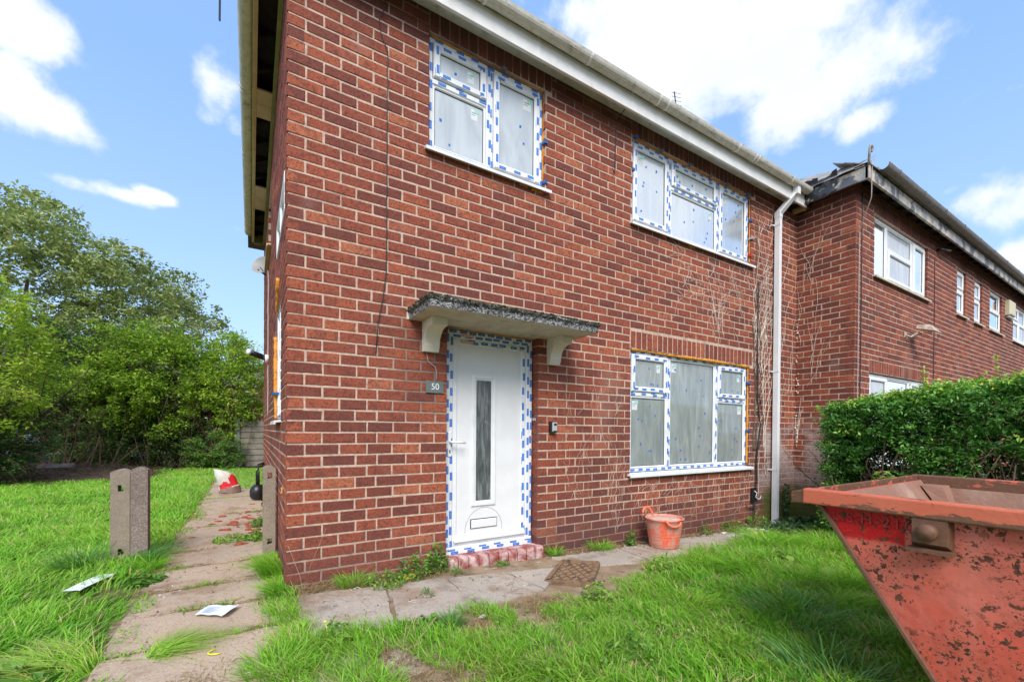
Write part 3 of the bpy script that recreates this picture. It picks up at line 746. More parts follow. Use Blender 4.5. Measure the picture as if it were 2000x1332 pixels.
def window(parent, fr, u0, u1, z0, z1, mull, cells, pane, seed, taped=True, d=-.035, outer=.062, sill=True, marks=8, sillmat=None):
    """cells: (i0,i1 in u, z fraction lo/hi, sash?) given as absolute (a,b,c,e,sash)"""
    r = random.Random(seed)
    w = MB(); ring(w, fr, u0, u1, z0, z1, outer*.55, -.10, d)
    for (a, b, c, e) in mull: bar(w, fr, a, b, c, e, -.10, d-.001)
    win = w.build('window', UPVC, parent)
    tp = MB(); gk = MB(); mk = MB()
    if taped:
        o = outer*.55
        tape_run(tp, fr, u0, u0+o, z0, z1, d, r); tape_run(tp, fr, u1-o, u1, z0, z1, d, r)
        tape_run(tp, fr, u0, u1, z1-o, z1, d, r); tape_run(tp, fr, u0, u1, z0, z0+o, d, r, 1.2)
        for (a, b, c, e) in mull: tape_run(tp, fr, a, b, c, e, d, r)
    for (a, b, c, e, sash) in cells:
        if sash:
            s = MB(); ring(s, fr, a+.004, b-.004, c+.004, e-.004, .058, -.06, d+.017, .010)
            s.build('sash', UPVC, win)
            ia, ib, ic, ie = a+.062, b-.062, c+.062, e-.062; gd = d-.008
            if taped:
                for (q0, q1, q2, q3) in ((a+.014, a+.052, c+.02, e-.02), (b-.052, b-.014, c+.02, e-.02), (a+.03, b-.03, e-.052, e-.014), (a+.03, b-.03, c+.014, c+.052)):
                    tape_run(tp, fr, q0, q1, q2, q3, d+.017, r)
        else:
            s = MB(); ring(s, fr, a, b, c, e, .022, -.06, d-.006, .008); s.build('bead', UPVC, win)
            ia, ib, ic, ie = a+.022, b-.022, c+.022, e-.022; gd = d-.022
        ring(gk, fr, ia-.001, ib+.001, ic-.001, ie+.001, .006, gd-.01, gd+.004, .001)
        p = MB(); p.mesh([fr(ia, gd, ic), fr(ib, gd, ic), fr(ib, gd, ie), fr(ia, gd, ie)], [(0, 1, 2, 3)])
        p.build('pane', pane, win)
        if taped:
            W, H = ib-ia, ie-ic
            lx = ib-.115 if r.random() < .6 else ia+.02
            lz = ie-.03
            lw, lh = (.085, .10) if H > .5 else (.06, .09)
            flat(mk, fr, lx, lx+lw, lz-lh, lz, gd+.001, 0); flat(mk, fr, lx+lw*.1, lx+lw*.8, lz-lh*.35, lz-lh*.28, gd+.0016, 2)
            flat(mk, fr, lx+lw*.1, lx+lw*.6, lz-lh*.55, lz-lh*.5, gd+.0016, 2); flat(mk, fr, lx+lw*.55, lx+lw*1.15, lz-lh*.30, lz+.006, gd+.0022, 1)
            for q in range(int(marks*(.35+W*H*1.1))):
                uu, zz = r.uniform(ia+.03, ib-.03), r.uniform(ic+.03, ie-.04); s_ = r.uniform(.008, .012); k = r.uniform(-.004, .004)
                flat(mk, fr, uu-s_, uu+s_, zz-s_*1.1, zz+s_*1.1, gd+.0018, 3, k)
    gk.build('gasket', GASKET, win)
    if taped:
        tp.build('tape_print', [TAPE, TAPEW, TAPEG], win, 'stuff', recalc=False); mk.build('glass_stickers', [LABEL, LABELG, LABELT, TAPE], win, 'stuff', recalc=False)
    if sill:
        s = MB(); s.prism([(-.10, z0-.002), (.045, z0-.022), (.052, z0-.026), (.052, z0-.052), (.042, z0-.052), (.042, z0-.038), (-.10, z0-.024)], u0-.045 if sill != 2 else u0-.02, u1+.055, fr)
        s.build('sill', sillmat or UPVC, win)
        if taped:
            t2 = MB()
            for q in range(int((u1-u0)/.11)):
                a = u0+q*.11+r.uniform(0, .03)
                t2.m = 0; t2.mesh([fr(a, .0, z0-.0150), fr(a+.05, .0, z0-.0150), fr(a+.05, .03, z0-.0191), fr(a, .03, z0-.0191)], [(0, 1, 2, 3)])
            t2.build('sill_tape', [TAPEG], win, 'stuff', recalc=False)
    return win

# ------------------------------------------------------------------ the end-terrace house
house = thing('end_terrace_house', 'red brick end-terrace house with white taped windows and white front door', 'house', (3.375, 3.0, 0))
OPF = [(1.0, 2.125, 3.402, 4.325), (3.28, 5.53, 3.402, 4.325), (3.28, 5.53, .695, 2.055), (1.17, 2.07, .07, 2.015)]
SOF = [(1.0, 2.20, 4.325, 4.53), (3.26, 5.60, 4.325, 4.53), (3.27, 5.60, 2.055, 2.245)]
AIRB = (4.06, 4.29, 3*CH+.03, 3*CH+.03+.0)   # the air brick sits in course 4
OPS = [(.60, 1.27, 1.235, 2.20), (.20, 1.30, 2.72, 3.02), (2.7, 3.7, 3.38, 4.25)]
def spec(k):
    if k*CH < 1.92:
        b = [.1125, .3375, .53, .72, .945, 1.17] if k % 2 == 0 else [.225, .45, .60, .825, 1.06, 1.17]
        x = 2.07+(.1125 if k % 2 else .225); r = random.Random(k)
        b = [q+r.uniform(-.006, .006) if q < 1.1 else q for q in b]
        while x < 6.7: b.append(x+r.uniform(-.004, .004)); x += .225
        return b
airz = (4*CH, 5*CH)
airb = (4.06, 4.285)
BF = wall_bricks(6.75, 4.60, OPF+[(airb[0], airb[1], airz[0], airz[1])], SOF, special=spec, seed=3)
BS = wall_bricks(6.0, 4.60, OPS, [], phase=1, seed=4)
BF = [b for b in BF]
mb = MB(); mortar(mb, FF, .004, 6.75, -.15, 4.62, OPF); mortar(mb, FS, .004, 6.0, -.15, 4.62, OPS)
mb.face([(6.0*0+.0, 6.0, -.15), (6.75, 6.0, -.15), (6.75, 6.0, 4.62), (0, 6.0, 4.62)])
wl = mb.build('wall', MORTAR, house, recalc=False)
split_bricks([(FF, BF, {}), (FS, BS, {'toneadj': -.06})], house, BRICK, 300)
# backing so the openings are dark inside
mb = MB(); mb.face([FF(.05, -.24, 0), FF(6.7, -.24, 0), FF(6.7, -.24, 4.5), FF(.05, -.24, 4.5)]); mb.face([FS(.05, -.24, 0), FS(5.9, -.24, 0), FS(5.9, -.24, 4.5), FS(.05, -.24, 4.5)])
mb.build('inner_lining', DARK, house)
# air brick
mb = MB(); mb.box((airb[0]+.006, -.012, airz[0]+.006), (airb[1]-.006, -.004, airz[1]-.006), FF); mb.tone = .8
for i in range(12):
    for j in range(2):
        u = airb[0]+.012+i*.0172; mb.box((u, -.004, airz[0]+.012+j*.03), (u+.008, .004, airz[0]+.036+j*.03), FF)
for zz in (airz[0]+.006, airz[0]+.036, airz[1]-.012): mb.box((airb[0]+.006, -.004, zz), (airb[1]-.006, .0045, zz+.006), FF)
mb.build('air_brick', RUBBLE, house)

# windows of the front
m = .045
W1 = window(house, FF, 1.005, 2.12, 3.412, 4.318, [(1.53, 1.53+m+.02, 3.448, 4.284), (1.04, 1.53, 3.955, 4.0)],
            [(1.04, 1.53, 4.0, 4.284, True), (1.04, 1.53, 3.448, 3.955, False), (1.595, 2.086, 3.448, 4.284, True)], PANE_UP, 21, marks=4)
W2 = window(house, FF, 3.285, 5.525, 3.412, 4.318, [(3.90, 3.95, 3.448, 4.284), (4.82, 4.87, 3.448, 4.284), (3.95, 4.82, 3.965, 4.005)],
            [(3.32, 3.90, 3.448, 4.284, True), (3.95, 4.82, 4.005, 4.284, True), (3.95, 4.82, 3.448, 3.965, False), (4.87, 5.49, 3.448, 4.284, True)], PANE_UP, 22, marks=9)
W3 = window(house, FF, 3.285, 5.525, .712, 2.040, [(3.915, 3.965, .748, 2.006), (4.83, 4.88, .748, 2.006), (3.32, 3.915, 1.545, 1.59), (4.88, 5.49, 1.545, 1.59)],
            [(3.32, 3.915, 1.59, 2.006, True), (4.88, 5.49, 1.59, 2.006, True), (3.32, 3.915, .748, 1.545, False), (4.88, 5.49, .748, 1.545, False), (3.965, 4.83, .748, 2.006, False)], PANE_LOW, 23, marks=9)
for w_, lab in ((W1, 'smaller upstairs two-light window above the canopy'), (W2, 'wide upstairs three-light window'), (W3, 'wide ground floor three-light window')): w_['label'] = lab
# side windows seen at a grazing angle
window(house, FS, .61, 1.26, 1.245, 2.195, [(.91, .95, 1.28, 2.16)], [(.65, .91, 1.28, 2.16, False), (.95, 1.22, 1.28, 2.16, False)], PANE_LOW, 24, marks=0, d=-.004)
window(house, FS, .21, 1.29, 2.73, 3.01, [(.74, .78, 2.765, 2.975)], [(.25, .74, 2.765, 2.975, False), (.78, 1.25, 2.765, 2.975, False)], PANE_UP, 25, marks=0, d=.006, taped=False, sill=False)
window(house, FS, 2.71, 3.69, 3.40, 4.24, [(3.18, 3.22, 3.43, 4.2)], [(2.75, 3.18, 3.43, 4.2, False), (3.22, 3.65, 3.43, 4.2, False)], PANE_UP, 26, marks=0, taped=False, sillmat=TAN)

# expanding foam beads and packers round the frames
def foam(fr, pts, r0, r1, sd):
    fm = MB(); lumpy(fm, [fr(*p) for p in pts], r0, r1, sd); fm.build('foam_bead', FOAM, house)
foam(FF, [(3.30, -.018, 2.047), (3.9, -.014, 2.040), (4.6, -.014, 2.045), (5.3, -.014, 2.042), (5.535, -.02, 2.040)], .010, .024, 1)
foam(FF, [(5.53, -.02, 2.03), (5.532, -.02, 1.6), (5.53, -.022, 1.0), (5.53, -.02, .74)], .010, .016, 2)
foam(FF, [(5.53, -.02, 4.31), (5.532, -.02, 3.9), (5.532, -.02, 3.44)], .007, .013, 3)
foam(FF, [(3.30, -.03, 4.320), (5.5, -.03, 4.320)], .003, .010, 4)
foam(FF, [(1.02, -.03, 4.322), (2.11, -.03, 4.320)], .003, .008, 5)
foam(FF, [(2.124, -.03, 4.31), (2.125, -.03, 3.45)], .003, .008, 6)
foam(FF, [(1.85, .0, 3.372), (1.93, .005, 3.366)], .004, .014, 7); foam(FF, [(1.98, .0, 3.366), (2.10, .005, 3.362)], .006, .018, 8)
foam(FF, [(3.75, .0, 3.366), (3.82, .005, 3.362)], .004, .012, 9); foam(FF, [(4.22, .0, 3.366), (4.33, .005, 3.362)], .004, .010, 10)
foam(FF, [(5.20, .0, .666), (5.34, .005, .660)], .004, .012, 11)
foam(FS, [(1.265, .004, 1.25), (1.265, .008, 2.0)], .012, .022, 12); foam(FS, [(1.1, .004, 2.19), (.85, .006, 2.36), (.83, .006, 2.42)], .01, .024, 13)
foam(FS, [(.34, .004, .66), (.345, .004, .72)], .006, .012, 14)
foam(FF, [(1.185, -.085, 2.012), (2.06, -.085, 2.010)], .004, .010, 15); foam(FF, [(2.058, -.09, .2), (2.058, -.09, 2.0)], .002, .008, 16)
def packer(fr, u, d, z, lu, lz, mat): 
    mb = MB(); mb.cbox((u, -.03, z), (u+lu, d, z+lz), fr, .002); mb.build('packer', mat, house)
for (u, z) in ((3.30, 4.318), (5.42, 4.318)): packer(FF, u, .022, z, .05, .016, PACK)
for (u, z) in ((3.72, 4.318), (4.22, 4.318), (4.62, 4.318), (4.98, 4.318), (1.66, 4.318)): packer(FF, u, .02, z, .045, .018, PACKG)
for (u, z) in ((5.515, 3.99), (5.51, 1.80), (5.51, 1.16), (2.115, 3.83), (3.268, 3.95), (2.115, 3.46)): packer(FF, u, .015, z, .035, .03, PACK)
packer(FF, 5.51, .03, 3.75, .06, .022, GREYP); packer(FF, 5.51, .02, 3.52, .025, .035, PACKR)
packer(FS, 1.20, .04, 1.47, .09, .02, PACK)

# front door
def door():
    fr = FF; r = random.Random(31)
    D = MB(); d0 = -.075
    u0, u1, z0, z1 = 1.185, 2.055, .135, 2.005
    f_ = MB(); bar(f_, fr, u0, u0+.065, z0, z1, -.14, d0); bar(f_, fr, u1-.065, u1, z0, z1, -.14, d0); bar(f_, fr, u0+.065, u1-.065, z1-.065, z1, -.14, d0-.0005)
    bar(f_, fr, u0, u1, z0-.045, z0+.03, -.14, d0+.012, .01)
    fo = f_.build('door_frame', UPVC, house)
    # inner rebate ring
    f3 = MB(); ring(f3, fr, u0+.065, u1-.065, z0+.03, z1-.065, .050, -.14, d0-.012, .010); f3.build('rebate', UPVC, fo)
    a, b, c, e = u0+.098, u1-.100, z0+.065, z1-.11
    dd = d0-.022
    D.cbox((a, -.14, c), (b, dd, e), fr, .003)
    leaf = D.build('door', DOORM, house)
    # shallow panel grooves
    gr = MB()
    for zz in (1.58, 1.36, 1.10, .84, .62): gr.box((a+.05, dd, zz), (1.46, dd+.0012, zz+.003), fr); gr.box((1.65, dd, zz), (b-.04, dd+.0012, zz+.003), fr)
    for uu in (a+.048, b-.043): gr.box((uu, dd, .42), (uu+.003, dd+.0012, 1.76), fr)
    gr.build('groove_moulding', DOORM, leaf)
    # glazing cassette
    g0, g1, h0, h1 = 1.470, 1.640, .525, 1.605
    c1 = MB(); ring(c1, fr, g0-.035, g1+.035, h0-.035, h1+.035, .033, dd, dd+.014, .006); ring(c1, fr, g0-.003, g1+.003, h0-.003, h1+.003, .014, dd, dd+.007, .004); c1.build('glazing_frame', UPVC, leaf)
    p = MB(); p.mesh([fr(g0+.008, dd+.002, h0+.008), fr(g1-.008, dd+.002, h0+.008), fr(g1-.008, dd+.002, h1-.008), fr(g0+.008, dd+.002, h1-.008)], [(0, 1, 2, 3)]); p.build('pane', GLASS_DARK, leaf)
    # letter plate with the routed arc round it
    lp = MB(); lp.cbox((1.437, dd, .300), (1.690, dd+.012, .372), fr, .004); lp.m = 1; lp.cbox((1.430, dd, .293), (1.697, dd+.004, .379), fr, .002)
    lp.build('letter_plate', [DOORM, BLACKP], leaf)
    arc = MB(); pts = [fr(1.565+.185*math.cos(t), dd+.0005, .275+.20*math.sin(t)) for t in [math.pi*i/18 for i in range(19)]]; arc.tube([fr(1.75, dd+.0005, .215)]+pts+[fr(1.38, dd+.0005, .215)], .0016, 5); arc.build('arc_mark', METALG, leaf)
    # weather bar
    wb = MB(); wb.prism([(dd, c), (dd+.035, c), (dd+.035, c+.012), (dd+.006, c+.055), (dd, c+.055)], a-.02, b+.02, fr); wb.build('weather_bar', UPVC, leaf)
    # handle: back plate, lever, keyhole
    h = MB(); h.cbox((1.196+.01, d0, .93), (1.196+.038, d0+.010, 1.14), fr, .004); ho = h.build('handle', WHITE, house)
    lv = MB(); lv.smooth = True; lv.tube([fr(1.222, d0+.01, 1.055), fr(1.222, d0+.05, 1.055), fr(1.24, d0+.056, 1.055), fr(1.345, d0+.052, 1.050)], .0095, 8); lv.build('lever', WHITE, ho)
    kh = MB(); kh.cbox((1.215, d0+.010, .962), (1.227, d0+.0125, .992), fr, .001); kh.build('keyhole', METALG, ho)
    # tape on the frame
    tp = MB()
    tape_run(tp, fr, u0, u0+.03, z0, z1-.03, d0, r, 1.2); tape_run(tp, fr, u0+.034, u0+.065, z0, z1-.05, d0, r, 1.1)
    tape_run(tp, fr, u1-.032, u1, z0, z1-.03, d0, r, 1.2); tape_run(tp, fr, u1-.065, u1-.034, z0, z1-.05, d0, r, 1.1)
    tape_run(tp, fr, u1-.110, u1-.068, c, e, d0-.012, r, 1.3)
    tape_run(tp, fr, u0, u1, z1-.032, z1, d0, r, 1.6); tape_run(tp, fr, u0+.03, u1-.03, z1-.065, z1-.034, d0, r, 1.6); tape_run(tp, fr, u0+.08, u1-.08, z1-.110, z1-.070, d0-.012, r, 1.6)
    tape_run(tp, fr, u0, u1, z0-.04, z0+.02, d0+.012, r, 1.1)
    flat(tp, fr, u0+.14, u0+.26, z1-.052, z1-.03, d0+.0013, 3); flat(tp, fr, u0+.14, u0+.26, z1-.104, z1-.083, d0-.0105, 3)
    tp.build('tape_print', [TAPE, TAPEW, TAPEG, TAPEO], fo, 'stuff', recalc=False)
    hg = MB(); hg.box((2.062, -.08, 1.25), (2.078, -.03, 1.275), fr); hg.build('hinge_clip', GREYP, fo)
    # tiled brick step
    st = MB(); st.box((1.14, -.10, -.06), (2.10, .055, .068), FF); so = st.build('door_step', MORTAR, house)
    n = 10; w = .95/n
    for i in range(n):
        mb = MB(); mb.tone = random.random(); a = 1.15+i*w+.004; b = a+w-.009; zb = -.045
        prof = [(-.085, zb+.12), (.045, zb+.12), (.062, zb+.115), (.071, zb+.10), (.073, zb+.085), (.073, zb-.01), (-.085, zb-.01)]
        prof = [(d, z+.032-.012*(i/n)) for d, z in prof]
        mb.prism(prof, a, b, FF); mb.build('step_brick', DUSTY, so)
door()

# canopy over the door with two corbels
def canopy():
    X0, X1, Yf, zb, zt = .845, 2.375, .475, 2.012, 2.088
    r = random.Random(9)
    c = MB(); 
    c.m = 0; c.mesh([FF(X0+.004, 0, zb+.001), FF(X1-.004, 0, zb+.001), FF(X1-.004, Yf-.004, zb+.001), FF(X0+.004, Yf-.004, zb+.001)], [(0, 1, 2, 3)])
    # edge: subdivided rough band with a drip lip on top
    path = [(X0, 0)]+[(X0, Yf*i/20) for i in range(1, 21)]+[(X0+(X1-X0)*i/64, Yf) for i in range(1, 65)]+[(X1, Yf*(1-i/20)) for i in range(1, 21)]
    zs = [(zb, 0), (zb+.018, .001), (zb+.036, 0), (zb+.052, .002), (zb+.058, .016), (zt-.004, .018), (zt+.006, .006), (zt+.008, -.05)]
    V = []; F = []; cx, cy = (X0+X1)/2, Yf/2
    for (z, o) in zs:
        for (x, y) in path:
            nx = -1 if x <= X0+1e-6 else (1 if x >= X1-1e-6 else 0); ny = 1 if y >= Yf-1e-6 else 0
            jz = r.uniform(-.003, .003) if z > zb else 0
            jo = r.uniform(-.003, .004) if z > zb else 0
            V.append(FF(x+nx*(o+jo), y+ny*(o+jo), z+jz))
    n = len(path)
    for i in range(len(zs)-1):
        for k in range(n-1): F.append((i*n+k, i*n+k+1, (i+1)*n+k+1, (i+1)*n+k))
    c.m = 1; c.smooth = True; c.mesh(V, F); c.smooth = False
    c.mesh([FF(X0+.04, 0, zt+.008), FF(X1-.04, 0, zt+.008), FF(X1-.04, Yf-.04, zt+.008), FF(X0+.04, Yf-.04, zt+.008)], [(0, 1, 2, 3)])
    cp = c.build('door_canopy', [CREAM, PEB], house)
    mo = MB(); mo.smooth = True
    for i in range(230):
        if r.random() < .75: x, y = r.uniform(X0, X1), Yf+.012
        else: x, y = (X0-.012 if r.random() < .6 else X1+.01), r.uniform(.02, Yf)
        s = r.uniform(.004, .013); p = FF(x, y+r.uniform(-.03, .003), zt+.004+r.uniform(-.012, .004)); mo.ico(p, s, 1, .35, (1.5, 1.2, .8))
    mo.build('moss_clumps', MOSS, cp, kind='stuff')
    for X in (.950, 2.165):
        b = MB(); z0 = 1.775; w = .125
        prof = [(0, zb), (.225, zb), (.225, zb-.06), (.185, zb-.062)]
        for i in range(9):
            t = math.pi/2*i/8; prof.append((.185-.125*math.sin(t), zb-.062-.001-(1-math.cos(t))*.13))
        prof += [(.045, z0), (0, z0)]
        b.prism(prof, X, X+w, FF); b.build('corbel', CREAMW, house)
    t = MB(); t.box((.825, -.001, 2.015), (.935, .009, 2.10), FF); t.build('canopy_end_tile', CREAMW, cp)
canopy()

# eaves: fascia, soffit, gutter
def half_round(mb, fr, u0, u1, dc, z, r, n=9, th=.003, seg=1):
    """half-round gutter along u"""
    for s in range(seg):
        a, b = u0+(u1-u0)*s/seg, u0+(u1-u0)*(s+1)/seg
        out = [(dc+r*math.cos(math.pi*i/n), z-r*math.sin(math.pi*i/n)) for i in range(n+1)]
        inn = [(dc+(r-th)*math.cos(math.pi*i/n), z-(r-th)*math.sin(math.pi*i/n)) for i in range(n+1)][::-1]
        out[0] = (out[0][0]+.004, z+.006); 
        P = out+inn; m = len(P); mb.smooth = False
        mb.mesh([fr(a, d, zz) for d, zz in P]+[fr(b, d, zz) for d, zz in P], [(k, m+k, m+(k+1) % m, (k+1) % m) for k in range(m)])
def bracket(mb, fr, u, dc, z, r, w=.022, n=8):
    pts = [(dc+(r+.004)*math.cos(math.pi*i/n), z+.004-(r+.004)*math.sin(math.pi*i/n)) for i in range(n+1)]
    for (d0, z0), (d1, z1) in zip(pts[:-1], pts[1:]):
        mb.mesh([fr(u, d0, z0), fr(u+w, d0, z0), fr(u+w, d1, z1), fr(u, d1, z1), fr(u, d0*1+(.006 if d0 > dc else -.002), z0-.004), fr(u+w, d0+(.006 if d0 > dc else -.002), z0-.004), fr(u+w, d1+(.006 if d1 > dc else -.002), z1-.004), fr(u, d1+(.006 if d1 > dc else -.002), z1-.004)],
                [(0, 1, 2, 3), (7, 6, 5, 4), (0, 4, 5, 1), (2, 6, 7, 3), (0, 3, 7, 4), (1, 5, 6, 2)])
def eaves():
    zs = 4.487
    f = MB(); f.cbox((-.2, .175, 4.385), (6.66, .2, 4.56), FF, .003); f.build('fascia', FASC, house, label='white front fascia board')
    for u in (1.9, 3.05, 4.35, 5.6): 
        j = MB(); j.cbox((u, .2, 4.384), (u+.03, .203, 4.561), FF, .001); j.build('fascia_joint', FASC, house)
    s = MB(); w = .0
    n = 40
    for i in range(4):
        s.cbox((-.0, .175-.043*(i+1)+.001, zs), (6.66, .175-.043*i, zs+.012), lambda u, d, z: FF(u, d, z), .0)
    for i in range(110):   # vent slots and nail heads of the vented soffit
        u = .1+i*.06; s.box((u, .03, zs-.0015), (u+.012, .034, zs), FF)
    s.build('soffit', SOFF, house)
    e = MB(); e.box((6.60, -.0, 4.385), (6.66, .2, 4.44), FF); e.build('soffit_end', TAN, house)
    f = MB(); f.cbox((-.2, .165, 4.39), (5.55, .2, 4.56), FS, .003); f.build('fascia', TAN, house, label='tan weathered gable fascia board')
    b = MB(); b.cbox((-.0, .0, 4.39), (5.55, .035, 4.41), FS, .002); b.build('soffit_batten', OLIVE, house)
    for (y0, y1) in ((1.52, 1.95), (3.45, 4.15)):
        b = MB()
        b.cbox((y0, .036, 4.395), ((y0+y1)/2-.004, .164, 4.412), FS, .002); b.cbox(((y0+y1)/2, .036, 4.395), (y1, .164, 4.412), FS, .002); b.build('soffit_panel', PINKB, house)
    b = MB(); b.prism([(0, 4.39), (.2, 4.39), (.2, 4.56), (0, 4.56)], 5.50, 5.56, FS); b.build('soffit_panel', OLIVE, house)
    # rafter feet in the open soffit
    for i in range(14):
        b = MB(); y = .15+i*.40; b.prism([(-.2, 4.66), (.16, 4.45), (.16, 4.53), (-.2, 4.74)], y, y+.045, FS); b.build('rafter_foot', DARK, house)
    b = MB(); b.box((-.1, -.0, 4.545), (5.5, .165, 4.56), FS); b.build('roof_felt', DARK, house)
    g = MB(); half_round(g, FF, -.31, 6.62, .255, 4.585, .055, seg=4); go = g.build('gutter', GUT, house, label='white front gutter streaked with grime')
    for u in (.35, 1.35, 2.42, 3.35, 3.48, 4.75, 5.10, 5.16, 6.0): k = MB(); bracket(k, FF, u, .255, 4.585, .055); k.build('gutter_clip', FASC, go)
    g = MB(); half_round(g, FS, -.31, 5.6, .25, 4.585, .055, seg=4); go = g.build('gutter', GUT, house, label='weathered gable gutter')
    for u in (.5, 1.79, 1.86, 3.0, 4.1, 5.0, 5.35): k = MB(); bracket(k, FS, u, .25, 4.585, .055); k.build('gutter_clip', GUT, go)
    # roof: hipped, tiled, out of sight from the ground but there
    r = MB(); z0, z1 = 4.62, 6.9; a = (-.26, -.26, z0); b = (6.75, -.26, z0); c = (6.75, 6.3, z0); d = (-.26, 6.3, z0); p = (3.0, 3.0, z1); q = (6.75, 3.0, z1)
    r.mesh([a, b, q, p, c, d], [(0, 1, 2, 3), (3, 2, 4, 5), (0, 3, 5)])
    r.mesh([(x, y, z-.05) for x, y, z in (a, b, c, d)], [(0, 1, 2, 3)]); r.build('roof', ROOF, house)
    # downpipe with swan neck
    def sq(mb, A, B, w=.033, dd=.033):
        A, B = Vector(A), Vector(B); t = (B-A).normalized(); x = Vector((1, 0, 0)); y = t.cross(x)
        if y.length < .2: y = Vector((0, 1, 0))
        y.normalize(); x = y.cross(t).normalized()
        vs = [P+x*sx*w+y*sy*dd for P in (A, B) for sx, sy in ((-1, -1), (1, -1), (1, 1), (-1, 1))]
        mb.mesh(vs, [(0, 1, 2, 3), (7, 6, 5, 4), (0, 4, 5, 1), (1, 5, 6, 2), (2, 6, 7, 3), (3, 7, 4, 0)])
    d = MB(); X = 6.10
    sq(d, (X, -.065, -.14), (X, -.065, 4.235)); sq(d, (X, -.065, 4.16), (X, -.065, 4.245), .037, .037)
    sq(d, (X, -.060, 4.215), (X+.11, -.232, 4.47), .034, .034); sq(d, (X+.11, -.245, 4.44), (X+.11, -.245, 4.54), .036, .036)
    dp = d.build('downpipe', PIPE, house)
    for z in (4.05, 2.0, .62):
        k = MB(); k.box((X-.038, .098-.0, z), (X+.038, .1, z+.025), FF); k.box((X-.085, 0, z+.004), (X-.03, .03, z+.018), FF)
        k.box((X-.038, .03, z), (X-.0345, .1, z+.025), FF); k.box((X+.0345, .03, z), (X+.038, .1, z+.025), FF); k.build('pipe_clip', PIPE, dp)
eaves()

# ------------------------------------------------------------------ neighbour
neigh = thing('neighbouring_terrace_house', 'projecting red brick terrace house with dark gutter behind the hedge', 'house', (13, 3, -.17))
NW = 13.5
n0 = -6.75
OPN = [(.60, 2.77, 3.395, 4.28), (4.35, 4.90, 3.40, 4.28), (5.47, 6.02, 3.40, 4.28), (6.60, 7.62, 3.40, 4.28), (8.65, 10.8, 3.40, 4.28), (.50, 2.85, .70, 2.02)]
SON = [(.58, 2.82, 4.28, 4.48), (4.30, 4.95, 4.28, 4.48), (5.42, 6.07, 4.28, 4.48), (6.55, 7.67, 4.28, 4.48), (8.6, 10.85, 4.28, 4.48), (.48, 2.90, 2.02, 2.20)]
BR = wall_bricks(.744, 4.62, [], [], row0=-4, phase=0, seed=8)
BN = wall_bricks(NW, 4.62, OPN, SON, row0=-4, phase=1, seed=9)
mb = MB(); mortar(mb, FR, 0, .731, -.35, 4.64, []); mortar(mb, FN, .004, NW, -.35, 4.64, OPN)
mb.face([FN(NW, 0, -.35), FN(NW, -8, -.35), FN(NW, -8, 4.64), FN(NW, 0, 4.64)]); mb.face([FN(0, -8, -.35), FN(NW, -8, -.35), FN(NW, -8, 4.64), FN(0, -8, 4.64)])
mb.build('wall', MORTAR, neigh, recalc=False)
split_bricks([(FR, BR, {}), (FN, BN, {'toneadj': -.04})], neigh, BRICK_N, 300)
mb = MB(); mb.face([FN(.05, -.24, 0), FN(NW-.1, -.24, 0), FN(NW-.1, -.24, 4.5), FN(.05, -.24, 4.5)]); mb.build('inner_lining', DARK, neigh)
def nwin(u0, u1, z0, z1, mull, cells, sd, **k): return window(neigh, FN, u0, u1, z0, z1, mull, cells, PANE_N, sd, taped=False, **k)
nwin(.61, 2.76, 3.415, 4.27, [(1.13, 1.18, 3.45, 4.235), (2.16, 2.21, 3.45, 4.235), (1.18, 2.16, 3.90, 3.94)],
     [(.645, 1.13, 3.45, 4.235, False), (1.18, 2.16, 3.94, 4.235, False), (1.18, 2.16, 3.45, 3.90, True), (2.21, 2.725, 3.45, 4.235, True)], 41, sillmat=CREAM)
for (a, b) in ((4.36, 4.89), (5.48, 6.01)):
    nwin(a, b, 3.42, 4.27, [(a+.035, b-.035, 3.88, 3.92)], [(a+.035, b-.035, 3.92, 4.235, True), (a+.035, b-.035, 3.455, 3.88, True)], 42, sillmat=CREAM)
nwin(6.61, 7.61, 3.42, 4.27, [(6.645, 7.575, 3.88, 3.92)], [(6.645, 7.575, 3.92, 4.235, False), (6.645, 7.575, 3.455, 3.88, True)], 43, sillmat=CREAM)
nwin(8.66, 10.79, 3.42, 4.27, [(9.33, 9.38, 3.455, 4.235), (10.05, 10.1, 3.455, 4.235), (8.695, 9.33, 3.9, 3.94), (9.38, 10.05, 3.9, 3.94)],
     [(8.695, 9.33, 3.94, 4.235, True), (8.695, 9.33, 3.455, 3.9, True), (9.38, 10.05, 3.94, 4.235, False), (9.38, 10.05, 3.455, 3.9, True), (10.1, 10.755, 3.455, 4.235, False)], 44)
nwin(.51, 2.84, .715, 2.01, [(1.2, 1.25, .75, 1.975), (2.1, 2.15, .75, 1.975)], [(.545, 1.2, .75, 1.975, True), (1.25, 2.1, .75, 1.975, False), (2.15, 2.805, .75, 1.975, True)], 45)
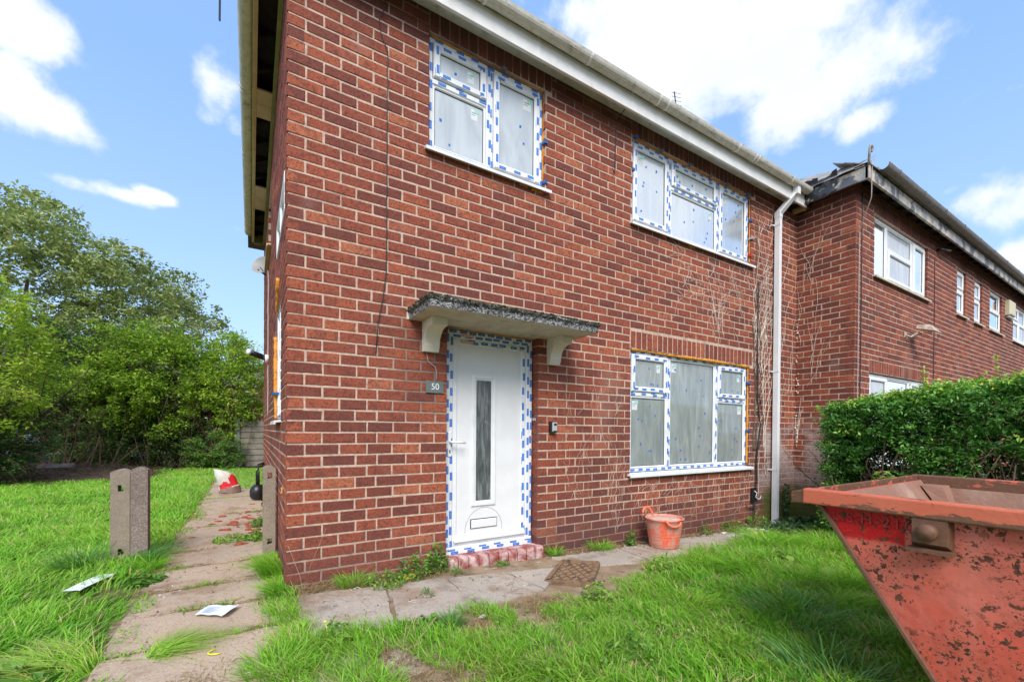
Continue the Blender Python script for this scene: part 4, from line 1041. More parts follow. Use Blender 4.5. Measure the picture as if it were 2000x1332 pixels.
def neigh_eaves():
    # return fascia: rotten painted board, rising slightly, with torn black sheet
    f = MB(); f.cbox((.15, .17, 4.43), (.95, .20, 4.60), FR, .003); f.build('fascia', PEEL, neigh, label='rotten peeling fascia board on the return')
    f = MB(); f.cbox((-.2, .17, 4.44), (NW+.1, .20, 4.60), FN, .003); f.build('fascia', PEEL, neigh, label='peeling dark front fascia board')
    for i in range(34):
        s = MB(); u = .2+i*.40; s.prism([(-.1, 4.60), (.17, 4.47), (.17, 4.56), (-.1, 4.69)], u, u+.045, FN); s.build('rafter_foot', DARK, neigh)
    s = MB(); s.box((-.17, -.1, 4.585), (NW, .17, 4.60), FN); s.box((-.0, -.0, 4.585), (.735, .17, 4.60), FR); s.build('roof_felt', DARK, neigh)
    g = MB(); half_round(g, FN, .08, NW+.1, .265, 4.665, .062, seg=6); go = g.build('gutter', GUTN, neigh, label='dark grey gutter tipping off its brackets')
    for i in range(12):
        k = MB(); bracket(k, FN, .45+i*.95, .265, 4.668, .063, .03); k.tube([FN(.46+i*.95, .20, 4.70), FN(.46+i*.95, .335, 4.675)], .008, 5); k.build('gutter_bracket', GUTN, go)
    sl_all = MB()
    r = random.Random(2)
    # ragged slates along the return verge and eaves
    def slate(fr, u, d, z, du, tilt, lift, one=False):
        sl_ = MB() if one else sl_all
        sl_.tone = r.random(); t = .012
        P = [(u, d, z), (u+du, d+r.uniform(-.012, .012), z+r.uniform(-.008, .008)), (u+du, d-.30, z+tilt), (u, d-.30, z+tilt)]
        sl_.mesh([fr(a, b, c+lift) for a, b, c in P]+[fr(a, b, c+t+lift) for a, b, c in P], [(0, 1, 2, 3), (7, 6, 5, 4), (0, 4, 5, 1), (1, 5, 6, 2), (2, 6, 7, 3), (3, 7, 4, 0)])
        if one: sl_.build('slate', SLATE, neigh)
    for i in range(6): slate(FR, .22+i*.115, .235+r.uniform(-.02, .02), 4.605, .108, .17, .0, True)
    for i in range(6): slate(FR, .20+i*.115, .12, 4.70, .108, .17, .0, True)
    for i in range(70): slate(FN, -.18+i*.19, .225+r.uniform(-.008, .008), 4.605, .183, .17, 0)
    for i in range(70): slate(FN, -.10+i*.19, .06, 4.71, .183, .17, 0)
    sl_all.build('roof_slates', SLATE, neigh, kind='stuff')
    rf = MB(); a = (6.53, -.95, 4.63); b = (20.3, -.95, 4.63); c = (20.3, 6.5, 4.63); d = (6.53, 6.5, 4.63); p = (9.6, 2.8, 6.8); q = (20.3, 2.8, 6.8)
    rf.mesh([a, b, q, p, c, d], [(0, 1, 2, 3), (3, 2, 4, 5), (0, 3, 5)]); rf.build('roof', SLATE, neigh)
    # torn black plastic sheet at the junction of the two roofs
    t = MB(); t.smooth = True; n = 12; V = []; F = []
    for i in range(n+1):
        for j in range(6):
            u = -.02+.62*i/n; zz = 4.40+.27*j/5+.03*i/n
            d = .215+.02*math.sin(i*1.9+j)+.025*math.sin(j*2.3+i*.7)
            zz += r.uniform(-.02, .02) if j in (0, 5) else 0
            V.append(FR(u, d, zz))
    for i in range(n):
        for j in range(5): F.append((i*6+j, (i+1)*6+j, (i+1)*6+j+1, i*6+j+1))
    t.mesh(V, F)
    for k in range(5):
        u = .02+k*.07; t.mesh([FR(u, .22, 4.64), FR(u+.06, .22, 4.645), FR(u+.075, .23, 4.70+r.uniform(0, .03)), FR(u+.01, .26, 4.71)], [(0, 1, 2, 3)])
    t.build('torn_plastic_sheet', PLAST, neigh)
    # scrolled hip iron at the roof corner
    h = MB(); h.smooth = True; P = [(6.52, -.95, 4.60), (6.515, -.955, 4.70), (6.51, -.96, 4.78)]
    for i in range(10):
        a = math.pi*1.0-i*math.pi*1.5/9; P.append((6.545+.036*math.cos(a)-.0, -.965, 4.795+.036*math.sin(a)))
    h.tube(P, .014, 7); h.build('hip_iron', SLATE, neigh)
neigh_eaves()

# cables, loops and old fittings on the neighbour
def cable(name, pts, rad, mat, label, parent=None):
    mb = MB(); mb.smooth = True; P = [Vector(p) for p in pts]; Q = []
    for a, b in zip(P[:-1], P[1:]):
        k = max(1, int((b-a).length/.12))
        for i in range(k):
            q = a.lerp(b, i/k); Q.append(q+Vector((random.uniform(-.003, .003), 0, 0)))
    Q.append(P[-1]); mb.tube(Q, rad, 6)
    o = mb.build(name, mat); tag(o, label, 'cable'); return recentre(o)
cable('hanging_cable', [(6.62, -.95, 4.68), (6.63, -.945, 4.2), (6.80, -.76, 3.9), (6.80, -.76, 0.2)], .006, CABLEG, 'pale cable hanging down the neighbour\'s brick corner from the hip iron')
cable('wall_cable', [(6.93, -.742, 4.45), (6.93, -.742, .2)], .008, CABLE, 'dark cable down the neighbour\'s front wall beside the brick corner')
cable('wall_cable', [(9.85, -.742, 4.2), (9.86, -.742, 3.2), (9.86, -.742, .3)], .006, CABLE, 'thin dark cable right of the neighbour\'s nearest upstairs window')
t = thing('floodlight', 'old rusty floodlight on the neighbour\'s wall above the hedge', 'floodlight', (8.75, -.74, 2.66))
mb = MB(); mb.smooth = True; mb.tube([(8.55, -.735, 2.70), (8.58, -.80, 2.66), (8.70, -.86, 2.74)], .018, 6); mb.tube([(8.56, -.74, 2.63), (8.75, -.88, 2.72)], .010, 5); mb.build('arm', LAMPB, t)
mb = MB(); mb.box((8.50, -.745, 2.66), (8.60, -.735, 2.75)); mb.build('back_plate', LAMPB, t)
mb = MB(); mb.mesh([(8.66, -.84, 2.80), (8.90, -.84, 2.80), (8.98, -1.06, 2.72), (8.62, -1.06, 2.72), (8.70, -.84, 2.86), (8.86, -.84, 2.86), (8.88, -.98, 2.84), (8.70, -.98, 2.84)], [(0, 1, 2, 3), (7, 6, 5, 4), (0, 4, 5, 1), (1, 5, 6, 2), (2, 6, 7, 3), (3, 7, 4, 0)]); mb.build('lamp_head', LAMPB, t)
t = thing('alarm_box', 'cream alarm box on the neighbour\'s upper wall between two windows', 'alarm box', (14.9, -.74, 3.88))
mb = MB(); mb.cbox((7.88, 0, 3.90), (8.38, .09, 4.24), FN, .02); mb.build('case', ALARM, t); mb = MB(); mb.cbox((7.93, .0, 3.85), (8.33, .06, 3.90), FN, .01); mb.build('base', GREYP, t)
mb = MB(); mb.smooth = True; mb.tube([(9.95, -.735, 4.34), (9.95, -.80, 4.33), (10.15, -.86, 4.33)], .022, 8); o = mb.build('vent_pipe_stub', BLACKP); tag(o, 'short dark pipe stub under the neighbour\'s eaves right of the nearest window', 'pipe'); recentre(o)

# ------------------------------------------------------------------ fittings on the house
t = thing('house_number_plate', 'grey slate plate with white number 50 left of the door', 'number plate', (1.057, -.012, 1.45))
mb = MB(); mb.cbox((.982, .004, 1.452), (1.132, .016, 1.548), FF, .002); mb.build('plate', SLATEP, t)
mb = MB()
for u in (.995, 1.119): mb.smooth = True; mb.ico(FF(u, .017, 1.50), .0028, 1, 0)
mb.build('screws', METALG, t)
def text_mesh(body, size, ext, xf, mat, name, parent, space=1.0):
    cu = bpy.data.curves.new('t', 'FONT'); cu.body = body; cu.size = size; cu.extrude = ext; cu.align_x = 'CENTER'; cu.align_y = 'CENTER'; cu.space_character = space; cu.bevel_depth = 0
    o = bpy.data.objects.new('t', cu); COL.objects.link(o); bpy.context.view_layer.update()
    me = bpy.data.meshes.new_from_object(o); bpy.data.objects.remove(o)
    me.transform(xf); me.materials.clear(); me.materials.append(mat); org = parent_origin(parent)
    me.transform(Matrix.Translation(-org)); q = bpy.data.objects.new(name, me); COL.objects.link(q); q.parent = parent; return q
text_mesh('50', .062, .0006, Matrix.Translation((1.057, -.0172, 1.502)) @ Matrix.Rotation(math.pi/2, 4, 'X') @ Matrix.Diagonal((1.12, 1.15, 1, 1)), WHITE, 'digits', t)
t = thing('key_safe', 'small grey and black key safe on the bricks right of the door', 'key safe', (2.235, -.005, 1.13))
mb = MB(); mb.cbox((2.195, .0, 1.137), (2.268, .045, 1.243), FF, .012); mb.build('body', BLACKP, t)
mb = MB(); mb.cbox((2.206, .045, 1.148), (2.262, .056, 1.236), FF, .008); mb.build('cover', GREYP, t)
mb = MB(); mb.cbox((2.218, .056, 1.205), (2.250, .0585, 1.226), FF, .002); mb.cbox((2.212, .056, 1.152), (2.256, .0575, 1.158), FF, .001); mb.build('button', BLACKP, t)
t = thing('utility_box', 'small open black cable box low on the wall near the downpipe', 'cable box', (5.63, -.01, .2))
mb = MB(); mb.cbox((5.585, 0, .20), (5.70, .03, .40), FF, .004); mb.build('case', BLACKP, t)
mb = MB(); mb.smooth = True; mb.tube([FF(5.63, .035, .36), FF(5.66, .05, .33), FF(5.63, .05, .28), FF(5.68, .06, .245), FF(5.74, .05, .25), FF(5.80, .03, .28)], .006, 6); mb.build('white_wire', WHITE, t)
mb = MB(); mb.smooth = True; mb.tube([FF(5.66, .03, .22), FF(5.62, .04, .14), FF(5.50, .03, .13), FF(5.46, .02, .17)], .007, 6); mb.tube([FF(5.64, .03, .21), FF(5.64, .03, .05), FF(5.65, .03, -.14)], .009, 6); mb.build('black_wire', CABLE, t)
W_ = lambda u, d, z: FF(u, d, z)
cable('drop_cable', [W_(.62, .012, 4.42), W_(.66, .015, 4.33), W_(.60, .02, 4.22), W_(.62, .012, 4.10), W_(.665, .012, 4.0), W_(.665, .012, 3.0), W_(.665, .012, 2.35), W_(.64, .014, 2.15), W_(.60, .018, 1.95), W_(.59, .018, 1.72)], .0035, CABLE, 'thin black cable running down the brick wall left of the small upstairs window')
cable('hanging_cable', [W_(3.0, .16, 4.40), W_(3.005, .03, 4.36), W_(3.01, .015, 4.0), W_(3.01, .015, 3.86), W_(2.985, .03, 3.81), W_(2.96, .03, 3.86)], .0045, CABLE, 'short black cable with hooked end hanging between the two upstairs windows')
cable('wall_cable', [W_(5.70, .02, 3.2), W_(5.69, .02, 2.3), W_(5.70, .02, 1.6), W_(5.76, .03, 1.25), W_(5.72, .03, 1.0), W_(5.68, .02, .75), W_(5.67, .03, .40)], .008, CABLE, 'black cable snaking down right of the large ground floor window')
cable('wall_cable', [W_(5.73, .02, 1.7), W_(5.84, .03, 1.35), W_(5.80, .03, 1.05), W_(5.70, .02, .85), W_(5.72, .02, .45)], .005, CABLE, 'thinner looping black cable beside the large ground floor window')
cable('wall_wire', [W_(.985, .012, 1.76), W_(1.00, .012, 1.70), W_(1.06, .014, 1.66), W_(1.07, .014, 1.62), W_(1.07, .012, 1.55)], .004, CABLEG, 'grey wire stub below the left canopy corbel')
# dish and camera on the gable
t = thing('satellite_dish', 'grey satellite dish on the gable wall under the eaves', 'satellite dish', (-.02, 4.6, 3.5))
mb = MB(); mb.smooth = True; n = 20; V = [(-.13, 4.45, 3.62)]
nn = Vector((-.55, -.75, .35)).normalized(); a = nn.cross(Vector((0, 0, 1))).normalized(); b = nn.cross(a)
C0 = Vector((.165, 4.6, 3.74)); V = [C0-nn*.04]; F = []
for k in range(1, 4):
    for i in range(n): an = 2*math.pi*i/n; V.append(C0+a*math.cos(an)*.165*k/3+b*math.sin(an)*.165*k/3-nn*.04*(1-(k/3)**2))
for i in range(n): F.append((0, 1+i, 1+(i+1) % n))
for k in range(2):
    for i in range(n): F.append((1+k*n+i, 1+(k+1)*n+i, 1+(k+1)*n+(i+1) % n, 1+k*n+(i+1) % n))
V = [v+Vector((-.23, 0, 0)) for v in V]
mb.mesh(V, F); mb.build('reflector', DISH, t)
mb = MB(); mb.tube([(0, 4.66, 3.6), (-.12, 4.62, 3.66)], .015, 6); mb.tube([(-.02, 4.6, 3.62), (-.09, 4.50, 3.66)], .008, 6); mb.build('arm', METALG, t)
t = thing('security_camera', 'black and white bullet camera fixed to the gable wall', 'camera', (-.03, 3.4, 2.1))
mb = MB(); mb.smooth = True; mb.tube([(0, 3.42, 2.10), (-.045, 3.42, 2.10)], .055, 14); mb.build('mount', WHITE, t)
mb = MB(); mb.smooth = True; mb.tube([(-.045, 3.42, 2.105), (-.10, 3.38, 2.12), (-.22, 3.30, 2.15)], [.030, .040, .036], 12); mb.build('housing', BLACKP, t)
mb = MB(); mb.smooth = True; mb.tube([(-.22, 3.30, 2.15), (-.245, 3.285, 2.157)], .038, 12); mb.build('front_ring', WHITE, t)
cable('trunking_cable', [FS(3.44, .008, 3.3), FS(3.44, .008, 1.3)], .010, CABLEG, 'grey cable down the gable wall below the satellite dish')
# aerials
t = thing('roof_aerial', 'small yagi aerial rising behind the front gutter', 'aerial', (6.6, 2.0, 5.6))
mb = MB(); mb.tube([(6.62, 2.0, 5.7), (6.58, 2.0, 6.95)], .012, 5); mb.build('mast', CABLE, t)
mb = MB(); mb.tube([(6.585, 2.0, 6.90), (6.50, 2.03, 7.48)], .012, 5)
for i in range(8):
    z = 6.95+i*.07; x = 6.58-.08*i/8; mb.tube([(x-.07, 2.05, z+.02), (x+.07, 1.95, z-.02)], .004, 4)
mb.build('boom', CABLE, t)
t = thing('gutter_aerial', 'dark aerial element hanging beside the top of the gable gutter', 'aerial', (-.5, 2.9, 5.9))
mb = MB(); mb.tube([(-.05, 2.97, 5.0), (-.05, 2.97, 6.9)], .015, 5); mb.tube([(-.05, 2.97, 6.6), (-.56, 2.97, 6.62)], .012, 5); mb.build('mast', CABLE, t)
mb = MB(); mb.tube([(-.53, 2.97, 6.72), (-.535, 2.97, 6.02)], .012, 5); mb.build('element', CABLE, t)

# ------------------------------------------------------------------ dead creeper on the walls
def creeper():
    r = random.Random(77)
    def walk(mb, fr, u, z, du, dz, n, rad, wob=.5, lo=0, hi=9):
        P = [fr(u, .008, z)]; a = math.atan2(dz, du)
        for i in range(n):
            a += r.uniform(-wob, wob)*.5; a = a*.9+math.atan2(dz, du)*.1
            u += math.cos(a)*.05; z += math.sin(a)*.05
            if z > 4.38 or z < -.1 or u < lo or u > hi: break
            P.append(fr(u, .007+r.uniform(0, .006), z))
        if len(P) > 2: mb.smooth = True; mb.tube(P, rad, 4, taper=.4)
        return u, z
    t = thing('dead_creeper', 'dead pale creeper stems clinging to the wall between window and downpipe', 'dead creeper', (5.8, -.01, 0))
    mb = MB()
    for i in range(7): walk(mb, FF, 5.62+r.uniform(0, .35), r.uniform(.3, 2.2), 0, 1, r.randint(35, 75), .0045, .35, 5.57, 6.7)
    for i in range(38): walk(mb, FF, r.uniform(5.62, 6.05), r.uniform(1.3, 4.1), r.choice((-.6, .6)), 1, r.randint(5, 18), .0028, .9, 5.57, 6.72)
    for i in range(30): walk(mb, FF, r.uniform(5.62, 6.0), r.uniform(1.7, 2.7), r.uniform(-.7, .7), 1, r.randint(6, 16), .0032, .8, 5.6, 6.72)
    for i in range(11): walk(mb, FF, r.uniform(6.15, 6.72), r.uniform(1.0, 4.0), r.uniform(-.3, .4), 1, r.randint(8, 30), .003, .7, 6.1, 6.74)
    mb.build('stems', STEM, t, kind='stuff', recalc=False)
    mb = MB()
    for i in range(4): walk(mb, FF, 5.63+.03*i, .9, .0, 1, 68, .007, .25, 5.57, 5.8)
    mb.build('old_stems', STEMD, t, kind='stuff', recalc=False)
    t = thing('dead_creeper', 'thin dead creeper twigs below the right upstairs window', 'dead creeper', (5.0, -.01, 2.3))
    mb = MB()
    for i in range(60):
        u = r.uniform(4.0, 5.6); walk(mb, FF, u, r.uniform(2.6, 3.25)-(5.5-u)*.1*0, r.uniform(-.9, .5), r.uniform(-.2, .6), r.randint(3, 9), .0022, 1.2, 3.8, 5.7)
    for i in range(14): walk(mb, FF, r.uniform(4.7, 5.5), r.uniform(2.25, 2.6), -.3, 1, r.randint(8, 16), .0026, .5, 3.8, 5.7)
    mb.build('stems', STEM, t, kind='stuff', recalc=False)
    t = thing('dead_creeper', 'fine web of pale creeper roots on the bricks between the door and window', 'dead creeper', (2.8, -.01, .3))
    mb = MB()
    for i in range(60): walk(mb, FF, r.uniform(2.35, 3.2), r.uniform(.35, 1.5), r.uniform(-.5, .5), 1, r.randint(2, 7), .0013, 1.0, 2.25, 3.24)
    for i in range(120): walk(mb, FF, r.uniform(3.0, 5.6), r.uniform(.05, .55), r.uniform(-.8, .8), 1, r.randint(2, 5), .0013, 1.2, 2.7, 5.7)
    mb.build('roots', STEM, t, kind='stuff', recalc=False)
    t = thing('dead_creeper', 'dead creeper trunk climbing the inner corner and neighbour\'s return wall', 'dead creeper', (6.7, -.05, 0))
    mb = MB()
    for i in range(5): walk(mb, FR, .02+r.uniform(0, .03), .9+r.uniform(0, .4), .01, 1, 62, .006, .25, .005, .09)
    for i in range(8): walk(mb, FR, r.uniform(.03, .25), r.uniform(1.6, 3.6), .25, 1, r.randint(8, 20), .0024, .6, .01, .6)
    for i in range(5): walk(mb, FR, r.uniform(.2, .45), r.uniform(1.6, 3.0), .05, 1, r.randint(10, 18), .0026, .3, .01, .7)
    for i in range(40): mb.smooth = True; mb.ico(FR(.03+r.uniform(-.02, .02), .02, r.uniform(1.0, 2.9)), r.uniform(.006, .014), 1, .3)
    mb.build('stems', STEM, t, kind='stuff', recalc=False)
creeper()

# ------------------------------------------------------------------ skip
def skip():
    t = thing('waste_skip', 'rusty faded red waste skip on the lawn at the right edge', 'skip', (2.65, -3.3, 0))
    A = Vector((1.985, -2.315, 0)); e1 = Vector((.025, -1, 0)).normalized(); e2 = Vector((1, .0, 0)).normalized()*1
    L, W, H = 1.95, 1.31, .905
    zb = -.0
    def P(s, w, z): q = A+e1*s+e2*w; return (q.x, q.y, z)
    tp = .075  # side taper
    def end(z): return .02+(H-z)*.585
    def body(mb, off=0, flip=False):
        zt = H-.03
        a = [P(end(zb)+off, tp+off, zb+off), P(L-end(zb)-off, tp+off, zb+off), P(L-end(zb)-off, W-tp-off, zb+off), P(end(zb)+off, W-tp-off, zb+off)]
        b = [P(end(zt)+off, off, zt), P(L-end(zt)-off, off, zt), P(L-end(zt)-off, W-off, zt), P(end(zt)+off, W-off, zt)]
        mb.mesh(a+b, [(0, 1, 2, 3), (0, 4, 5, 1), (1, 5, 6, 2), (2, 6, 7, 3), (3, 7, 4, 0)])
    m_ = MB(); body(m_); m_.build('body', SKIP, t, recalc=False)
    m_ = MB(); body(m_, .008); m_.build('interior', SKIPI, t, recalc=False)
    # rolled edge strips welded on the sloping corner edges
    for w in (0, 1):
        m_ = MB(); ww = (-.004, tp-.004) if w == 0 else (W+.004, W-tp+.004)
        m_.tube([P(end(H-.06)-.006, ww[0], H-.06), P(end(zb)-.006, ww[1], zb)], .011, 6); m_.build('corner_weld', SKIPRR, t)
    # rim: folded channel all round
    h = .068; o = .045
    def railbox(s0, s1, w0, w1, z0, z1, name='rim', mt=None):
        m = MB(); P8 = [P(s, w, z) for z in (z0, z1) for s, w in ((s0, w0), (s1, w0), (s1, w1), (s0, w1))]
        m.mesh(P8, [(0, 3, 2, 1), (4, 5, 6, 7), (0, 1, 5, 4), (1, 2, 6, 5), (2, 3, 7, 6), (3, 0, 4, 7)])
        ob = m.build(name, mt or SKIPR, t); bv = ob.modifiers.new('b', 'BEVEL'); bv.width = .007; bv.segments = 2; return ob
    railbox(.0, L, -o, .012, H-h, H); railbox(0, L, W-.012, W+o, H-h, H, mt=SKIPRR)
    # the end rims are flatter flanges that stand out, mitred corner plates
    for s0, s1 in ((-.055, .03), (L-.03, L+.055)):
        m = MB(); V = [P(s0, -.03, H-.075), P(s1, -o+.002, H-h), P(s1, W+o-.002, H-h), P(s0, W+.03, H-.075), P(s0-.0, -.03, H-.02), P(s1, -o+.002, H+.002), P(s1, W+o-.002, H+.002), P(s0, W+.03, H-.02)]
        m.mesh(V, [(0, 3, 2, 1), (4, 5, 6, 7), (0, 1, 5, 4), (1, 2, 6, 5), (2, 3, 7, 6), (3, 0, 4, 7)]); ob = m.build('end_flange', SKIPRR if s0 < 0 else SKIPR, t); bv = ob.modifiers.new('b', 'BEVEL'); bv.width = .006; bv.segments = 2
    # lifting lug: plate box with round pin
    for w, sg in ((0, -1), (W, 1)):
        for s in (.37, 1.50):
            m = MB(); w0 = w-sg*.004; w1 = w+sg*.040
            m.mesh([P(s, w0, H-.185), P(s+.115, w0, H-.185), P(s+.115, w0, H-h), P(s, w0, H-h), P(s+.008, w1, H-.16), P(s+.107, w1, H-.16), P(s+.107, w1, H-h), P(s+.008, w1, H-h)], [(4, 5, 6, 7), (0, 1, 5, 4), (1, 2, 6, 5), (2, 3, 7, 6), (3, 0, 4, 7)])
            lg = m.build('lifting_lug', SKIPRR, t)
            m = MB(); m.smooth = True; m.tube([P(s+.055, w1-sg*.01, H-.115), P(s+.055, w1+sg*.035, H-.115)], .030, 18); m.build('pin', SKIPRR, lg)
            m = MB(); m.box(P(s-.005, min(w, w1+sg*.02), H-.192), P(s+.125, max(w, w1+sg*.02), H-.180)) if False else m.mesh([P(s-.006, w, H-.192), P(s+.124, w, H-.192), P(s+.124, w1+sg*.018, H-.192), P(s-.006, w1+sg*.018, H-.192), P(s-.006, w, H-.180), P(s+.124, w, H-.180), P(s+.124, w1+sg*.018, H-.180), P(s-.006, w1+sg*.018, H-.180)], [(0, 3, 2, 1), (4, 5, 6, 7), (0, 1, 5, 4), (1, 2, 6, 5), (2, 3, 7, 6), (3, 0, 4, 7)])
            m.build('shelf_plate', SKIPRR, lg)
    # inner gussets and boss
    for w0, w1 in ((W-.20, W-.01),):
        m = MB(); m.mesh([P(.07, w1, H-.05), P(.17, w1, H-.05), P(.20, w1, H-.15), P(.12, w1, H-.15), P(.07, w0+.10, H-.055), P(.16, w0+.12, H-.06), P(.19, w0+.12, H-.15), P(.13, w0+.10, H-.15)], [(4, 5, 6, 7), (0, 4, 7, 3), (1, 2, 6, 5), (0, 1, 5, 4), (3, 7, 6, 2)])
        m.build('gusset', SKIPI, t)
    m = MB(); m.smooth = True; m.tube([P(.70, W-.015, H-.10), P(.70, W-.035, H-.10)], .055, 18); m.build('boss', SKIPI, t)
    # welded number on the side plate
    sl = math.atan2(tp, H)
    M = Matrix.Translation(P(.236, .0050, H-.110)) @ Matrix(((e1.x, 0, -1, 0), (e1.y, 0, 0, 0), (0, 1, 0, 0), (0, 0, 0, 1)))
    text_mesh('L.S.H-216', .060, .0055, M, SKIPL, 'welded_lettering', t, 1.15)
skip()

# ------------------------------------------------------------------ tub, grate, posts, bag, papers ...
def tub():
    cx, cy, z0 = 3.475, -.30, gz(3.45, 0)+.02
    t = thing('builders_tub', 'orange flexible tub splashed with pale plaster against the wall', 'tub', (cx, cy, z0))
    prof = [(.0, .004), (.135, .004), (.142, .0), (.150, .012), (.160, .08), (.172, .16), (.184, .24), (.190, .285), (.200, .292), (.202, .302), (.194, .308), (.182, .296), (.170, .2), (.150, .05), (.0, .03)]
    m_ = MB(); m_.smooth = True; m_.lathe((cx, cy, z0), prof, 36, 1.0, .95); m_.build('body', TUB, t)
    for z, r_ in ((.10, .1645), (.13, .1690), (.05, .157), (.16, .1735)):
        m_ = MB(); m_.smooth = True; m_.tube([(cx+r_*math.cos(a), cy+.95*r_*math.sin(a), z0+z) for a in [2*math.pi*i/36 for i in range(37)]], .0022, 5, cap=False); m_.build('rib', TUBR, t)
    def handle(c, dx, dy, up, lean):
        # loop handle standing from the rim
        m = MB(); m.smooth = True; P = []
        for i in range(13):
            a = math.pi*i/12; P.append((c[0]+dx*math.cos(a)*.075, c[1]+dy*math.cos(a)*.075+lean*math.sin(a), c[2]+math.sin(a)*up))
        m.tube(P, .012, 8); m.build('handle', TUBR, t)
    handle((cx-.05, cy+.175, z0+.295), 1, 0, .09, .02)
    m = MB(); m.smooth = True; P = []
    for i in range(13):
        a = math.pi*i/12; P.append((cx-.070+.94*math.cos(a)*.080, cy-.175-.30*math.cos(a)*.080-.018*math.sin(a), z0+.302-math.sin(a)*.055))
    m.tube(P, .012, 8); m.build('handle', TUBR, t)
    m = MB(); m.smooth = True; m.lathe((cx, cy, z0), [(.0, .285), (.10, .28), (.178, .285), (.183, .275)], 30, 1, .95); m.build('plaster_crust', PLASTER, t)
tub()
def grate():
    Q = [Vector((2.12, -.33)), Vector((2.35, -.53)), Vector((1.96, -.87)), Vector((1.70, -.67))]
    t = thing('drain_cover', 'rusty square drain cover with crossed bars beside the lawn edge', 'drain cover', (2.03, -.60, gz(2, 0)))
    z = gz(2.03, 0)+.040
    def q(a, b): return Q[0].lerp(Q[1], a).lerp(Q[3].lerp(Q[2], a), b)
    def strip(mb, a0, b0, a1, b1, w, z0, z1):
        A = q(a0, b0); B = q(a1, b1); d = (B-A).normalized(); n = Vector((-d.y, d.x))*w
        P = [A-n, B-n, B+n, A+n]; mb.mesh([(p.x, p.y, z0) for p in P]+[(p.x, p.y, z1) for p in P], [(0, 3, 2, 1), (4, 5, 6, 7), (0, 1, 5, 4), (1, 2, 6, 5), (2, 3, 7, 6), (3, 0, 4, 7)])
    m = MB(); m.mesh([(q(a, b).x, q(a, b).y, z-.012) for a, b in ((0, 0), (1, 0), (1, 1), (0, 1))], [(0, 1, 2, 3)]); m.build('tray', GRATED, t, recalc=False)
    for (a, b, c, d) in ((0, 0, 1, 0), (1, 0, 1, 1), (1, 1, 0, 1), (0, 1, 0, 0)):
        m = MB(); strip(m, a, b, c, d, .016, z-.03, z+.006); m.build('frame_side', GRATEM, t)
    for i in range(1, 9):
        f = i/9*2
        for s in (0, 1):
            a0, b0 = (f, 0) if f <= 1 else (1, f-1); a1, b1 = (0, f) if f <= 1 else (f-1, 1)
            if s: a0, a1 = 1-a0, 1-a1
            m = MB(); strip(m, a0, b0, a1, b1, .004, z-.011, z-.002-.001*s); m.build('bar', GRATEM, t)
grate()
def post(name, x0, x1, y0, y1, zt, mat, label, holes, group='concrete gate posts'):
    t = thing(name, label, 'post', ((x0+x1)/2, (y0+y1)/2, .05), group)
    m = MB(); r = random.Random(int(x0*100)); b = .008
    hz = sorted(holes); hx0, hx1 = (x0+x1)/2-.018+.004, (x0+x1)/2+.018+.004
    zs = [0.0]+[q for h in hz for q in (h-.026, h+.026)]+[zt-.02]
    for i in range(len(zs)-1):
        z0, z1 = zs[i], zs[i+1]
        if i % 2 == 1:   # mortice row: two cheeks
            for (a, c) in ((x0, hx0), (hx1, x1)): m.box((a, y0, z0), (c, y1, z1))
        else: m.box((x0, y0, z0), (x1, y1, z1))
    n = 6; cx = (x0+x1)/2
    V = []
    for y in (y0, y1):
        for i in range(n+1):
            f = i/n; V.append((x0+(x1-x0)*f, y, zt-.02+.022*math.sin(math.pi*f)+r.uniform(-.002, .002)))
    m.mesh(V, [(i, i+1, n+2+i, n+1+i) for i in range(n)]); m.face([V[i] for i in range(n+1)]+[]); m.face([V[i] for i in range(2*n+1, n, -1)])
    o = m.build('shaft', mat, t, recalc=True)
    return t
post('concrete_post', -1.165, -1.045, 1.33, 1.45, .815, POSTA, 'smooth concrete post with mortice holes, left one of the pair on the lawn', [.665, .15])
post('concrete_post', -1.018, -.912, 1.20, 1.31, .838, POSTB, 'rough pebbly concrete post, right one of the pair on the lawn', [])
post('concrete_post', -.115, -.022, .94, 1.06, .835, POSTA, 'concrete post with mortice holes standing against the gable wall', [.755, .19])
